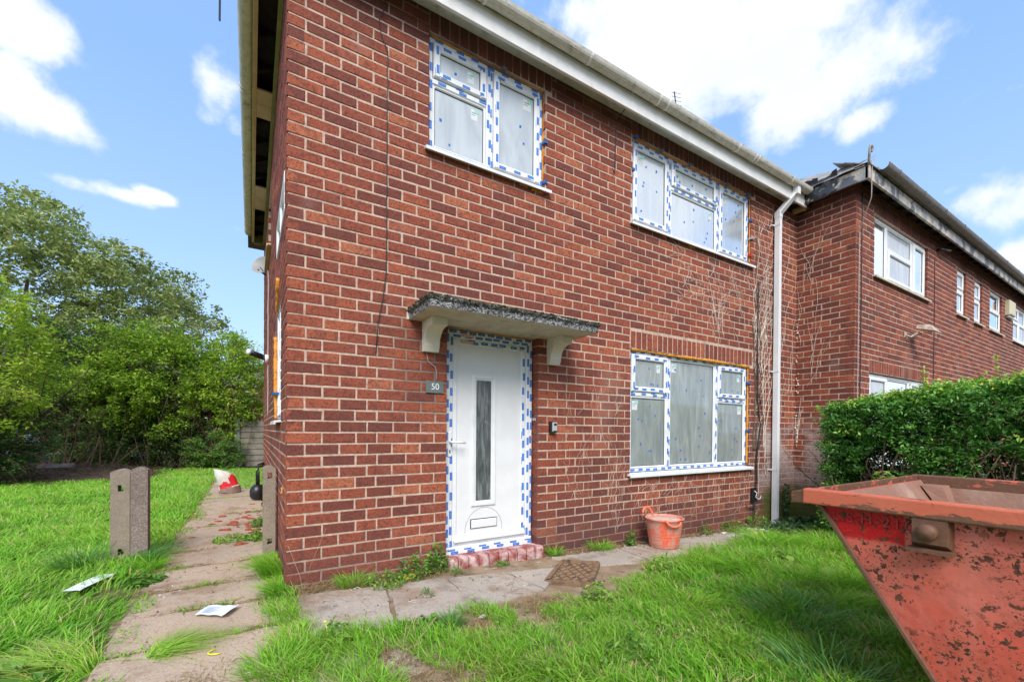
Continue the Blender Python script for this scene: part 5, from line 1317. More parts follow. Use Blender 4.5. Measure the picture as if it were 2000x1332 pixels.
def bag():
    t = thing('rubble_bag', 'crumpled white and red plastic bag of rubble on the path', 'bag', (-.52, 5.35, .08))
    m = MB(); r = random.Random(4); n = 28; nr = 14; V = []
    for j in range(nr+1):
        f = j/nr; z = .35*f+.02*math.sin(f*9)
        a = .155*(1-.10*f) if f < .75 else .155*.925*(1-(f-.75)*.9); b = .11*(1-.25*f) if f < .75 else .089*(1-(f-.75)*2.6)
        for i in range(n):
            an = 2*math.pi*i/n; q = 1+.13*noise.noise((3*math.cos(an), 3*math.sin(an), f*3.5))+.07*noise.noise((8*math.cos(an), 8*math.sin(an), f*9))
            V.append((-.50+max(a, .03)*q*math.cos(an)-.12*f*f, 5.35+max(b, .012)*q*math.sin(an), .085+z+.035*f*f*math.cos(an+2.6)+.012*noise.noise((an*2, f*6, 2))))
    m.smooth = True
    for j in range(nr):
        for i in range(n):
            ang = 2*math.pi*(i+.5)/n; f = (j+.5)/nr; front = (math.sin(ang) < -.15)
            d = f-.10-.0*ang; band = .42+.30*math.cos(ang+.2)
            mat = 2 if f < .20+.10*math.cos(ang) else (1 if front and band-.28 < f < band+.16 and not (.02 < math.cos(ang) < .22 and f > band) else 0)
            m.m = mat; m.face([V[j*n+i], V[j*n+(i+1) % n], V[(j+1)*n+(i+1) % n], V[(j+1)*n+i]])
    m.m = 0; m.face([V[nr*n+i] for i in range(n)])
    o = m.build('sack', [BAGW, BAGR, BAGC], t, recalc=False)
    bm = bmesh.new(); bm.from_mesh(o.data); bmesh.ops.remove_doubles(bm, verts=bm.verts, dist=1e-5); bm.to_mesh(o.data); bm.free()
bag()
def sheet(name, pts, zz, mat, label, fold=.01):
    t = thing(name, label, 'sheet', (sum(p[0] for p in pts)/4, sum(p[1] for p in pts)/4, zz))
    m = MB(); n = 8; V = []; r = random.Random(int(abs(pts[0][0])*100)); P = [Vector(p) for p in pts]
    for i in range(n+1):
        for j in range(n+1):
            q = P[0].lerp(P[1], i/n).lerp(P[3].lerp(P[2], i/n), j/n); V.append((q.x, q.y, zz+fold*abs(math.sin(i*.9+j*.35))+(fold*1.5 if i == n else 0)))
    m.smooth = False; m.mesh(V, [(i*(n+1)+j, (i+1)*(n+1)+j, (i+1)*(n+1)+j+1, i*(n+1)+j+1) for i in range(n) for j in range(n)])
    m.build('page', mat, t, recalc=False)
    m = MB(); 
    for k in range(5):
        a = P[0].lerp(P[1], .12); b = P[3].lerp(P[2], .12); c = a.lerp(b, .2+.12*k); d = c+(P[1]-P[0])*(.3+.05*(k % 3)); e = (b-a).normalized()*.003
        m.face([(c.x-e.x, c.y-e.y, zz+fold*1.25), (d.x-e.x, d.y-e.y, zz+fold*1.25), (d.x+e.x, d.y+e.y, zz+fold*1.25), (c.x+e.x, c.y+e.y, zz+fold*1.25)])
    if name == 'paper_sheet': m.build('printed_lines', TAPEG, t, recalc=False)
sheet('paper_sheet', [(-.475, -.255), (-.325, -.365), (-.262, -.235), (-.415, -.135)], .090, PAPER, 'small folded white printed sheet lying on a side path slab', .006)
sheet('white_board', [(-1.235, .55), (-1.13, .52), (-1.02, .83), (-1.125, .86)], .105, PAPER, 'long white sheet lying in the grass left of the side path', .004)
m = MB(); m.smooth = True; m.tube([(-.33+.045*math.cos(a), -.80+.03*math.sin(a), .088) for a in [2.0+i*.35 for i in range(9)]], .0035, 5); o = m.build('yellow_strip', YEL); tag(o, 'curved yellow plastic offcut on the nearest side path slab', 'plastic strip'); recentre(o)
m = MB(); m.smooth = True
for k in range(3): m.tube([(.80+(.05+.01*k)*math.cos(a), -.15+.03*math.sin(a), .06+.008*math.sin(a*2+k)) for a in [i*.5+k for i in range(11)]], .002, 4)
o = m.build('yellow_string', YEL); tag(o, 'tangle of yellow string at the wall foot left of the doorstep', 'string'); recentre(o)
# black downpipe shoe / bin by the gable further back
t = thing('black_pipe_shoe', 'black plastic drain pipe bend beyond the gate post at the gable', 'pipe', (-.10, 4.3, .07))
m = MB(); m.smooth = True; m.tube([(-.03, 4.3, .62), (-.10, 4.28, .60), (-.115, 4.26, .50), (-.115, 4.25, .30)], .028, 10); m.build('bend', BLACKP, t)
m = MB(); m.smooth = True; m.lathe((-.115, 4.25, .10), [(.0, 0), (.08, .0), (.105, .04), (.105, .13), (.08, .18), (.05, .21), (0, .215)], 16); m.build('hopper', BLACKP, t)
# rubble
def frag(x, y, s, mat, name, lab, grp, z=None):
    m = MB(); r = random
    V = []; a0 = r.uniform(0, 3); z = gz(x, y)+.02 if z is None else z
    n = 5
    for zz, k in ((0, 1), (s*.45, .75)):
        for i in range(n):
            a = a0+2*math.pi*i/n; q = s*k*r.uniform(.6, 1.1); V.append((x+q*math.cos(a)*1.4, y+q*math.sin(a), z+zz*r.uniform(.6, 1.1)))
    m.mesh(V, [tuple(range(n))[::-1], tuple(range(n, 2*n))]+[(i, (i+1) % n, n+(i+1) % n, n+i) for i in range(n)])
    o = m.build(name, mat); tag(o, lab, 'rubble', grp); recentre(o)
for i in range(34): frag(random.gauss(-.36, .16), random.gauss(2.55, .55), random.uniform(.012, .05), RUBBLE, 'brick_fragment', 'small broken red brick fragment scattered on the side path', 'brick fragments on the side path')
for i in range(22): frag(random.uniform(3.8, 5.4), random.uniform(-.40, -.10), random.uniform(.012, .04), CHIPW, 'mortar_chip', 'pale chip of mortar or stone on the path right of the tub', 'mortar chips right of the tub', gz(4.6, 0)+.012)
for i in range(8): frag(random.uniform(2.4, 3.3), random.uniform(-.22, -.06), random.uniform(.006, .015), CHIPW, 'mortar_chip', 'tiny pale chip at the wall foot left of the tub', 'mortar chips left of the tub', gz(2.8, 0)+.012)
frag(.98, -1.02, .022, CHIPW, 'stone', 'small white stone in the grass at the slab edge', None)
m = MB(); lumpy(m, [(5.0, -.34, -.09), (5.2, -.36, -.085), (5.3, -.33, -.09)], .006, .014, 5); lumpy(m, [(5.38, -.36, -.09), (5.6, -.40, -.09)], .006, .013, 6); o = m.build('foam_scraps', ORG); tag(o, 'scraps of orange foam on the path below the cable box', 'foam scraps'); recentre(o)

# ------------------------------------------------------------------ vegetation
def blades(name, P, H, Wd, lean_dir, lean, tone, mat, parent=None, kind='stuff'):
    n = len(P); P = np.asarray(P, float); H = np.asarray(H)[:, None]; Wd = np.asarray(Wd)[:, None]
    ld = np.stack([np.cos(lean_dir), np.sin(lean_dir), np.zeros(n)], 1)
    fa = rng.uniform(0, 2*np.pi, n); side = np.stack([np.cos(fa), np.sin(fa), np.zeros(n)], 1)
    ts = [0, .38, .72, 1.0]; V = np.zeros((n, 7, 3)); L = np.asarray(lean)[:, None]
    for k, t in enumerate(ts):
        c = P+ld*(L*H*t**1.8)+np.array([0, 0, 1])*(H*t*(1-.38*L*t))
        if k < 3:
            w = Wd*(1-.35*t**1.5); V[:, 2*k] = c-side*w/2; V[:, 2*k+1] = c+side*w/2
        else: V[:, 6] = c
    b = (np.arange(n)*7)[:, None]
    F4 = np.concatenate([b+np.array([[0, 1, 3, 2]]), b+np.array([[2, 3, 5, 4]])]); F3 = b+np.array([[4, 5, 6]])
    T = np.repeat(np.asarray(tone)[:, None], 7, 1)
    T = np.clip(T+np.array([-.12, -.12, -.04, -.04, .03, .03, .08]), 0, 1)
    return npmesh(name, V.reshape(-1, 3), F4, F3, T.ravel(), mat, parent, kind)
def vnoise(x, y, s, o=0.0):
    return np.array([noise.noise((a*s+o, b*s-o, o)) for a, b in zip(x, y)])
def lawn_edge(x): return np.interp(x, [.35, .6, 1.0, 1.6, 2.4, 2.7, 3.6, 5, 6.5], [-1.75, -1.45, -1.12, -.98, -.85, -.64, -.58, -.56, -.60])
def lawns():
    # right-hand lawn
    N = 150000; x = rng.uniform(.3, 7.0, N); y = -.5-(rng.random(N)**1.0)*2.8
    e = lawn_edge(x)+.07*np.sin(x*9)+.04*np.sin(x*23+1)
    k = (y < e) & ~((x > 1.95) & (y < -3.2)); x, y = x[k], y[k]; e = e[k]
    d = np.minimum((e-y)/.35, 1)
    bare = vnoise(x, y, 2.3, 21.0); keep = rng.random(len(x)) < (.30+.70*d)*np.clip(1.15-1.6*np.clip(bare-.18, 0, 1), .45, 1); x, y, d = x[keep], y[keep], d[keep]
    c = vnoise(x, y, 1.6, 3.1); c2 = vnoise(x, y, 5.0, 7.7)
    long_ = np.clip((x-2.2)/1.5, 0, 1)*np.clip((y+2.6)/.6, .2, 1)
    h = (.035+.045*d+.075*long_)*(1+.7*c2)*rng.uniform(.6, 1.35, len(x)); h = np.clip(h, .03, .30)
    tone = .45+.25*c+.18*c2+rng.normal(0, .13, len(x)); dry = rng.random(len(x)) < (.09+.16*(c2 < -.1)+.15*(1-d)); tone[dry] = rng.uniform(.9, 1, dry.sum())
    tone[~dry] = np.clip(tone[~dry], 0, .86)
    ld = 2.6*c+2.2*c2+rng.normal(0, 1.25, len(x))+2.4
    z = gzn(x)-.005
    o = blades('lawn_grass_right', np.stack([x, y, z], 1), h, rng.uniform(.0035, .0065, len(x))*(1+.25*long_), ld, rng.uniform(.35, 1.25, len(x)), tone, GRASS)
    tag(o, 'lush green lawn in front of the house beside the skip', 'grass', kind='stuff'); o.name = 'lawn_grass'
    # left lawn
    N = 150000; u = rng.random(N); y = -2.2+ (u**1.55)*12.6; x = -.83-(rng.random(N))*(2.2+.42*(y+2.2))
    k = (x > -6.0) & ~((y > 8.3) & (x < -2.1+.25*np.sin(y*3))) ; x, y = x[k], y[k]
    e = -.80+.05*np.sin(y*5)+.03*np.sin(y*13); k = x < e-.0+.06*(y > 3); x, y = x[k], y[k]
    c = vnoise(x, y, 1.1, 9.3); c2 = vnoise(x, y, 3.6, 1.7)
    dist = np.hypot(x+.2, y+3.3)
    bald = np.exp(-((x+1.02)**2/.04+(y-.45)**2/.12)); keep = rng.random(len(x)) > .8*bald; x, y, c, c2, dist = x[keep], y[keep], c[keep], c2[keep], dist[keep]
    h = .105*(1+.6*c2+.3*c)*rng.uniform(.6, 1.3, len(x)); h = np.clip(h, .03, .25)*np.clip(1-(x+.95)*3, .6, 1)
    tone = .50+.25*c+.2*c2+rng.normal(0, .12, len(x)); dry = rng.random(len(x)) < .08; tone = np.clip(tone, 0, .86); tone[dry] = .95
    ld = 1.6+1.8*c+1.8*c2+rng.normal(0, .95, len(x))
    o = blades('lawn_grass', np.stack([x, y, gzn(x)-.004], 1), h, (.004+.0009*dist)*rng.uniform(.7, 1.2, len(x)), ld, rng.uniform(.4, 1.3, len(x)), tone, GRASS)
    tag(o, 'long windblown green grass left of the side path around the posts', 'grass', kind='stuff')
    # strip along path, gable foot and wide area beyond the bag
    N = 9000; y = rng.uniform(-2.0, .9, N); x = -.02+.05*rng.normal(0, 1, N)+.03*np.sin(y*7); k = ~((x > -.004) & (y > -.03)); x, y = x[k], y[k]
    N2 = 9000; y2 = rng.uniform(7.6, 10.2, N2); x2 = rng.uniform(-1.5, .3, N2); 
    N3 = 2500; y3 = rng.uniform(5.7, 7.8, N3); x3 = rng.uniform(-.45, .0, N3)
    x, y = np.concatenate([x, x2, x3]), np.concatenate([y, y2, y3]); c2 = vnoise(x, y, 4, 2)
    h = .075*(1+.7*c2)*rng.uniform(.5, 1.3, len(x)); tone = np.clip(.5+.3*c2+rng.normal(0, .15, len(x)), 0, .9); dry = rng.random(len(x)) < .15; tone[dry] = 1
    o = blades('path_edge_grass', np.stack([x, y, gzn(x)+.0], 1), np.clip(h, .02, .2), (.004+.004*(y > 5))*np.ones(len(x)), 2.6+rng.normal(0, 1, len(x)), rng.uniform(.4, 1.3, len(x)), tone, GRASS)
    tag(o, 'grass growing along the edges of the side path', 'grass', kind='stuff')
    # sparse dry straw between and round the slabs
    N = 15000; x = rng.uniform(-.5, 1.6, N); y = rng.uniform(-2.6, -.9, N); c = vnoise(x, y, 3.3, 5)
    ed = lawn_edge(np.maximum(x, .35)); k = (c > -.05) & (y > ed-.3); x, y, c = x[k], y[k], c[k]
    x2 = rng.uniform(.05, 1.15, 1500); y2 = rng.normal(-.09, .05, 1500); y2 = np.minimum(y2, -.02)
    x3 = rng.uniform(2.1, 6.0, 3000); y3 = -np.abs(rng.normal(0, .05, 3000))-.02
    x4 = rng.uniform(-.85, -.03, 2600); y4 = np.array(rng.choice([-1.12, -.60, -.12, .34, .88, 1.38, 1.84, 2.5, 3.22], 2600))+rng.normal(0, .015, 2600)
    x = np.concatenate([x, x2, x3, x4]); y = np.concatenate([y, y2, y3, y4]); c = vnoise(x, y, 6, 1)
    tone = rng.uniform(0, 1, len(x)); h = rng.uniform(.02, .075, len(x))*(1+c)
    o = blades('dry_grass', np.stack([x, y, gzn(x)+.004], 1), h, np.full(len(x), .0032), rng.uniform(0, 6.28, len(x)), rng.uniform(.8, 2.2, len(x)), tone, STRAW)
    tag(o, 'dry straw-coloured grass lying between the slabs', 'dry grass', kind='stuff')
    N = 5200; x = rng.uniform(-.86, -.04, N); y = np.array(rng.choice([-1.12, -.60, -.12, .34, .88, 1.38, 1.84, 2.5, 3.22, 3.9, 4.7], N))+rng.normal(0, .02, N); k = vnoise(x, y, 3.1, 44) > .05; x, y = x[k], y[k]
    xe = -.80+np.abs(rng.normal(0, .05, 4200)); ye = rng.uniform(-2, 5.5, 4200); k = vnoise(xe, ye, 2.4, 12) > -.05; x = np.concatenate([x, xe[k]]); y = np.concatenate([y, ye[k]])
    o = blades('joint_grass', np.stack([x, y, gzn(x)+.004], 1), rng.uniform(.015, .065, len(x)), np.full(len(x), .0045), rng.uniform(0, 6.28, len(x)), rng.uniform(.4, 1.4, len(x)), np.clip(rng.normal(.55, .25, len(x)), 0, 1), GRASS)
    tag(o, 'short grass creeping over the joints and left edge of the side path', 'grass', kind='stuff')
    # green patches in the same worn ground
    N = 24000; x = rng.uniform(-.35, 1.5, N); y = rng.uniform(-2.6, -.85, N); c = vnoise(x, y, 2.6, 15)
    ed = lawn_edge(np.maximum(x, .35)); k = (c > .02) & (y > ed-.35); x, y, c = x[k], y[k], c[k]
    o = blades('rough_grass', np.stack([x, y, gzn(x)], 1), rng.uniform(.03, .10, len(x))*(1+c), np.full(len(x), .0042), 2.4+rng.normal(0, 1.2, len(x)), rng.uniform(.3, 1.2, len(x)), np.clip(rng.normal(.5, .2, len(x)), 0, .95), GRASS)
    tag(o, 'patchy rough grass over the sunken slabs in the foreground', 'grass', kind='stuff')
lawns()
def lawn_clover():
    N = 9000; x = rng.uniform(.5, 6.5, N); y = -.6-rng.random(N)*2.4; k = (y < lawn_edge(x)-.02) & (vnoise(x, y, 2.0, 33) > .0); x, y = x[k], y[k]
    return x, y
def tuft(name, x, y, n, h, rad, mat, label, cat='grass tuft', lean=(.4, 1.2), w=.0045, grp=None, bias=None, tone=(.2, .8)):
    a = rng.uniform(0, 6.28, n); r_ = rad*np.sqrt(rng.random(n)); X = x+r_*np.cos(a); Y = np.minimum(y+r_*np.sin(a), 9 if x < 0 else -.012)
    ld = a+rng.normal(0, .5, n) if bias is None else bias+rng.normal(0, .6, n)
    o = blades(name, np.stack([X, Y, gzn(X)+.002], 1), h*rng.uniform(.5, 1.2, n), np.full(n, w)*rng.uniform(.7, 1.2, n), ld, rng.uniform(*lean, n), rng.uniform(*tone, n), mat, None, None)
    tag(o, label, cat, grp); recentre(o); return o
tuft('grass_tuft', .42, -.12, 240, .12, .10, GRASS, 'spreading grass tuft at the wall foot near the house corner')
tuft('grass_tuft', -.05, .30, 330, .24, .09, GRASS, 'tall grass tuft against the gable foot by the corner', bias=3.4)
tuft('grass_tuft', -.04, -.12, 260, .16, .07, GRASS, 'grass tuft at the very corner of the house', bias=3.4)
tuft('grass_tuft', 2.22, -.08, 170, .12, .05, GRASS, 'small green tuft right of the doorstep')
tuft('grass_tuft', 2.78, -.09, 260, .13, .11, GRASS, 'low grass tuft on the path between door and window')
tuft('grass_tuft', .78, -1.03, 260, .10, .06, GRASSD, 'dark green tuft at the slab joint near the lawn edge')
tuft('grass_tuft', 4.55, -.80, 900, .26, .16, GRASS, 'large arching grass tuft on the lawn below the big window', lean=(.7, 1.6), w=.006)
tuft('grass_tuft', 3.3, -1.25, 500, .24, .14, GRASS, 'arching grass clump in the middle of the front lawn', lean=(.7, 1.5), w=.006, bias=2.7)
tuft('coarse_grass_clump', 2.72, -1.92, 210, .22, .24, GRASSD, 'coarse dark grass clump just behind the skip end', lean=(.5, 1.3), w=.009)
tuft('coarse_grass_clump', 2.12, -2.38, 200, .18, .22, GRASSD, 'dark coarse grass clump under the sloping skip end', lean=(.5, 1.3), w=.008)
tuft('grass_tuft', -.98, 1.15, 330, .20, .10, GRASSD, 'long grass wrapped round the foot of the paired posts', bias=.2, lean=(.8, 1.6), w=.005)
tuft('grass_tuft', -1.32, 1.25, 220, .22, .12, GRASSD, 'dark green tuft left of the paired posts', lean=(.4, 1.1), w=.006)
tuft('grass_tuft', -.86, .95, 260, .16, .07, GRASS, 'bright tuft at the path edge before the paired posts')
tuft('dry_grass_clump', -.90, -.66, 600, .20, .12, GRASS, 'yellowing clump bent over the path slab in the left foreground', bias=2.6, lean=(1.0, 1.9), tone=(.6, 1))
tuft('dry_grass_clump', -.58, -.68, 300, .15, .06, GRASS, 'yellow-green sweep of grass lying across the side path', bias=.5, lean=(1.7, 2.5), tone=(.6, 1))
tuft('grass_tuft', -.10, -1.10, 420, .12, .14, GRASS, 'bushy grass between side path and front slabs')
tuft('grass_tuft', .24, -1.45, 220, .09, .12, GRASS, 'grass tuft over the sunken slab joint in the foreground')
# seed-head stalks
def stalks(x, y, n, h, label):
    m = MB(); m.smooth = True
    for i in range(n):
        a = random.uniform(0, 6.28); l = random.uniform(.05, .2); X, Y = x+random.uniform(-.06, .06), y+random.uniform(-.05, .03); Y = min(Y, -.02) if x > 0 else Y
        z = gz(X, Y); hh = h*random.uniform(.6, 1); m.tube([(X, Y, z), (X+.3*l*math.cos(a), Y+.3*l*math.sin(a), z+hh*.5), (X+l*math.cos(a), Y+l*math.sin(a), z+hh)], .0010, 4)
    o = m.build('dry_stalks', DRYST); tag(o, label, 'stalks'); recentre(o)
stalks(.10, -.35, 2, .55, 'tall bent dry stalk in front of the house corner'); stalks(.40, -1.30, 7, .24, 'dry seed stalks over the sunken slab in the foreground'); stalks(.55, -1.15, 4, .2, 'few dry stalks at the end of the front slabs')
stalks(2.75, -.72, 3, .12, 'dry stalks at the lawn edge beside the tub')

def leaves(name, C, S, tone, mat, parent=None, kind=None, upbias=.5, aspect=.55, fold=.25):
    """one folded rhomb per leaf"""
    n = len(C); C = np.asarray(C, float); S = np.asarray(S, float)[:, None]
    nrm = rng.normal(0, 1, (n, 3)); nrm[:, 2] = np.abs(nrm[:, 2])+upbias; nrm /= np.linalg.norm(nrm, axis=1)[:, None]
    t = rng.normal(0, 1, (n, 3)); t -= (t*nrm).sum(1)[:, None]*nrm; t /= np.linalg.norm(t, axis=1)[:, None]; b = np.cross(nrm, t)
    V = np.zeros((n, 4, 3)); V[:, 0] = C-t*S*.5; V[:, 1] = C+b*S*aspect*.5+nrm*S*fold*.3; V[:, 2] = C+t*S*.5-nrm*S*.08; V[:, 3] = C-b*S*aspect*.5+nrm*S*fold*.3
    q = (np.arange(n)*4)[:, None]; F3 = np.concatenate([q+np.array([[0, 1, 2]]), q+np.array([[0, 2, 3]])])
    o = npmesh(name, V.reshape(-1, 3), None, F3, np.repeat(np.clip(tone, 0, 1), 4), mat, parent, kind)
    o.data.polygons.foreach_set('use_smooth', np.zeros(len(o.data.polygons), bool)); return o
def cluster_pts(centres, per, rad, squash=.7):
    k = len(centres); idx = np.repeat(np.arange(k), per); off = rng.normal(0, 1, (k*per, 3)); off /= np.linalg.norm(off, axis=1)[:, None]
    off *= (rng.random(k*per)**.45)[:, None]; off[:, 2] *= squash
    return centres[idx]+off*np.asarray(rad)[idx][:, None], idx
def branchy(mb, base, n, h, spread, r0, seed, n2=3, lean=(0, 0)):
    r = random.Random(seed); tips = []
    for i in range(n):
        a = 2*math.pi*i/n+r.uniform(-.4, .4); P = [Vector(base)]; d = Vector((math.cos(a)*spread*.5+lean[0], math.sin(a)*spread*.5+lean[1], 1)).normalized()
        L = h*r.uniform(.7, 1); st = 7
        for k in range(st):
            d = (d+Vector((r.uniform(-.25, .25)+math.cos(a)*.06*spread, r.uniform(-.25, .25)+math.sin(a)*.06*spread, .03))).normalized(); P.append(P[-1]+d*L/st)
        mb.smooth = True; mb.tube(P, r0, 6, taper=.25); tips.append(P[-1])
        for q in range(n2):
            k = r.randint(2, 5); s = P[k]; dd = Vector((r.uniform(-1, 1), r.uniform(-1, 1), r.uniform(.1, .9))).normalized(); Q = [s]
            for j in range(4): dd = (dd+Vector((r.uniform(-.3, .3), r.uniform(-.3, .3), r.uniform(-.1, .2)))).normalized(); Q.append(Q[-1]+dd*L*.1)
            mb.tube(Q, r0*.4, 5, taper=.3); tips.append(Q[-1])
    return tips
def tree(name, label, cat, base, crown_c, R3, ncl, per, crad, leaf, mat, seed, stems=5, stem_r=.09, hollow=.55, group=None, zmin=None, tone0=.5, barkm=None):
    global rng
    keep = rng; rng = np.random.default_rng(seed)
    t = thing(name, label, cat, base, group)
    m = MB(); branchy(m, base, stems, (crown_c[2]+R3[2]*.6-base[2]), .75*R3[0]/max(1, crown_c[2]), stem_r, seed, 4); m.build('trunk', barkm or BARK, t, recalc=False)
    d = rng.normal(0, 1, (ncl, 3)); d /= np.linalg.norm(d, axis=1)[:, None]
    bum = np.array([noise.noise((a*1.9+seed, b*1.9, c*1.9)) for a, b, c in d]); bum2 = np.array([noise.noise((a*5+seed, b*5, c*5)) for a, b, c in d])
    rr = (hollow+(1-hollow)*rng.random(ncl)**.6)*(1+.28*bum+.16*bum2)
    Cc = np.array(crown_c)+d*rr[:, None]*np.array(R3)
    if zmin is not None: Cc = Cc[Cc[:, 2] > zmin]
    k = len(Cc); rad = crad*rng.uniform(.6, 1.3, k); pts, idx = cluster_pts(Cc, per, rad)
    ct = rng.normal(0, .13, k)[idx]; rel = (pts[:, 2]-crown_c[2])/R3[2]
    tone = tone0+ct+rng.normal(0, .12, len(pts))
    leaves('crown', pts, leaf*rng.uniform(.6, 1.3, len(pts)), tone, mat, t, 'stuff')
    # twigs that poke from the clusters
    m = MB(); 
    for q in range(min(k, 260)):
        c = Vector(Cc[q]); dv = (c-Vector(crown_c)).normalized(); m.tube([c-dv*crad*1.5, c+Vector((0, 0, .02)), c+dv*crad*1.0], .008 if leaf > .05 else .004, 4, taper=.4)
    m.build('twigs', TWIG, t, 'stuff', recalc=False)
    rng = keep; return t
tree('hawthorn_tree', 'large spreading olive-green tree rising behind the shrubs at left', 'tree', (-7.2, 15.4, .06), (-7.2, 15.2, 4.35), (5.7, 3.6, 3.25), 2700, 42, .34, .125, TREEL, 11, 6, .14, .66, tone0=.58)
tree('lilac_shrub', 'bright yellow-green shrub at the left picture edge', 'shrub', (-4.25, 7.9, .06), (-4.35, 7.8, 2.35), (1.2, 1.3, 1.4), 360, 60, .20, .065, BRIGHTL, 12, 6, .03, .6, tone0=.80)
tree('dark_shrub', 'dark green undergrowth below the bright shrub at the left edge', 'shrub', (-4.4, 8.3, .06), (-4.5, 8.3, .95), (1.1, 1.0, .95), 220, 50, .22, .06, DEEPL, 13, 5, .025, .5, tone0=.6)
tree('hedge_shrub', 'mid-green leafy shrub in the middle of the back hedge', 'shrub', (-2.3, 11.2, .06), (-2.35, 11.0, 2.35), (1.5, .9, 1.45), 520, 55, .24, .075, BRIGHTL, 14, 7, .035, .5, tone0=.5)
tree('hedge_shrub', 'tall light green shrub beside the concrete fence', 'shrub', (-.55, 11.0, .06), (-.62, 10.9, 2.35), (.85, .85, 1.45), 340, 50, .20, .070, BRIGHTL, 15, 6, .03, .5, tone0=.62)
tree('hedge_shrub', 'shadowy dark shrub at the left end of the back hedge', 'shrub', (-4.0, 11.8, .06), (-4.1, 11.8, 2.3), (1.5, .9, 1.5), 420, 50, .25, .075, DEEPL, 16, 6, .035, .45, tone0=.6)
tree('hedge_shrub', 'dark lower growth in the middle of the back hedge', 'shrub', (-1.7, 11.6, .06), (-1.9, 11.6, 1.75), (1.9, .6, .9), 300, 40, .22, .07, DEEPL, 17, 9, .03, .3, tone0=.55)
tree('hedge_shrub', 'low dark leaves among the bare stems at the foot of the back hedge', 'shrub', (-2.6, 11.0, .06), (-2.4, 11.0, .90), (2.2, .5, .95), 700, 34, .16, .06, DEEPL, 19, 4, .015, .2, tone0=.8)
tree('low_shrub', 'low sprawling green bush before the back hedge near the fence', 'shrub', (-1.0, 10.4, .06), (-1.0, 10.4, .50), (.75, .4, .55), 130, 45, .14, .055, WEED, 18, 6, .012, .3, tone0=.5)
def hedge_stems():
    t = thing('bare_thicket', 'thicket of bare brown stems under the back hedge', 'hedge', (-2.2, 11.0, .06)); m = MB(); r = random.Random(6); m.smooth = True
    for i in range(210):
        x = r.uniform(-4.3, -.2); y = r.uniform(10.6, 11.8); P = [Vector((x, y, .04))]; d = Vector((r.uniform(-.35, .35), r.uniform(-.2, .2), 1)).normalized()
        for k in range(7): d = (d+Vector((r.uniform(-.22, .22), r.uniform(-.15, .15), 0))).normalized(); P.append(P[-1]+d*r.uniform(.15, .33))
        m.tube(P, r.uniform(.004, .014), 4, taper=.35)
    m.build('stems', TWIGD, t, 'stuff', recalc=False)
hedge_stems()
def debris():
    t = thing('brushwood_pile', 'low heap of cut brown brushwood and leaf litter at the back left', 'brushwood', (-3.4, 9.3, .06)); m = MB(); r = random.Random(8)
    V = []; n = 14
    for i in range(n+1):
        for j in range(n+1):
            x = -5.4+3.5*i/n; y = 8.3+2.7*j/n; b = math.sin(math.pi*i/n)*math.sin(math.pi*j/n); V.append((x, y, .05+.22*b*(1+.5*noise.noise((x*2, y*2, 0)))))
    m.mesh(V, [(i*(n+1)+j, (i+1)*(n+1)+j, (i+1)*(n+1)+j+1, i*(n+1)+j+1) for i in range(n) for j in range(n)]); m.build('litter', TWIGD, t, recalc=False)
    m = MB()
    for i in range(650):
        x, y = r.uniform(-5.3, -1.9), r.uniform(8.3, 10.9); b = max(0, math.sin(math.pi*(x+5.4)/3.5))*math.sin(math.pi*(y-8.3)/2.7); a = r.uniform(0, 6.28); l = r.uniform(.1, .5); z = .06+.22*b
        m.tube([(x, y, z), (x+l*.5*math.cos(a), y+l*.5*math.sin(a), z+r.uniform(.02, .10)), (x+l*math.cos(a+.3), y+l*math.sin(a+.3), z+r.uniform(-.02, .08))], r.uniform(.003, .010), 4, taper=.5)
    for i in range(9):
        x, y = r.uniform(-3.9, -2.9), r.uniform(10.2, 10.8); m.tube([(x, y, .2), (x+r.uniform(-.2, .5), y, .7+r.uniform(0, .3))], .022, 5, taper=.5)
    m.build('twigs', TWIGD, t, 'stuff', recalc=False)
    m = MB(); m.smooth = False; m.prism([(-.10, .17), (.06, .14), (.12, .22), (.10, .36), (-.02, .40), (-.12, .32)], -3.95, -3.42, lambda u, d, z: (u, 9.45+d+.03*math.sin(u*20), z+.02*math.sin(u*13))); o = m.build('discarded_sheet', LOGM); tag(o, 'crumpled grey-brown plastic sheet lying on the brushwood', 'plastic sheet'); recentre(o)
debris()
# concrete panel fence beside the hedge
t = thing('concrete_fence', 'weathered grey concrete board fence behind the gable', 'fence', (.15, 10.7, .06))
for i in range(8):
    m = MB(); z = .10+i*.158; m.prism([(0, z), (.045, z+.01), (.03, z+.150), (0, z+.152)], -.46, 1.4, lambda u, d, zz: (u, 10.7-d, zz)); m.build('board', FENCE, t)
m = MB(); m.cbox((-.58, 0, .02), (-.46, .10, 1.42), lambda u, d, z: (u, 10.72-d, z), .01); m.build('fence_post', GREENPOST, t)

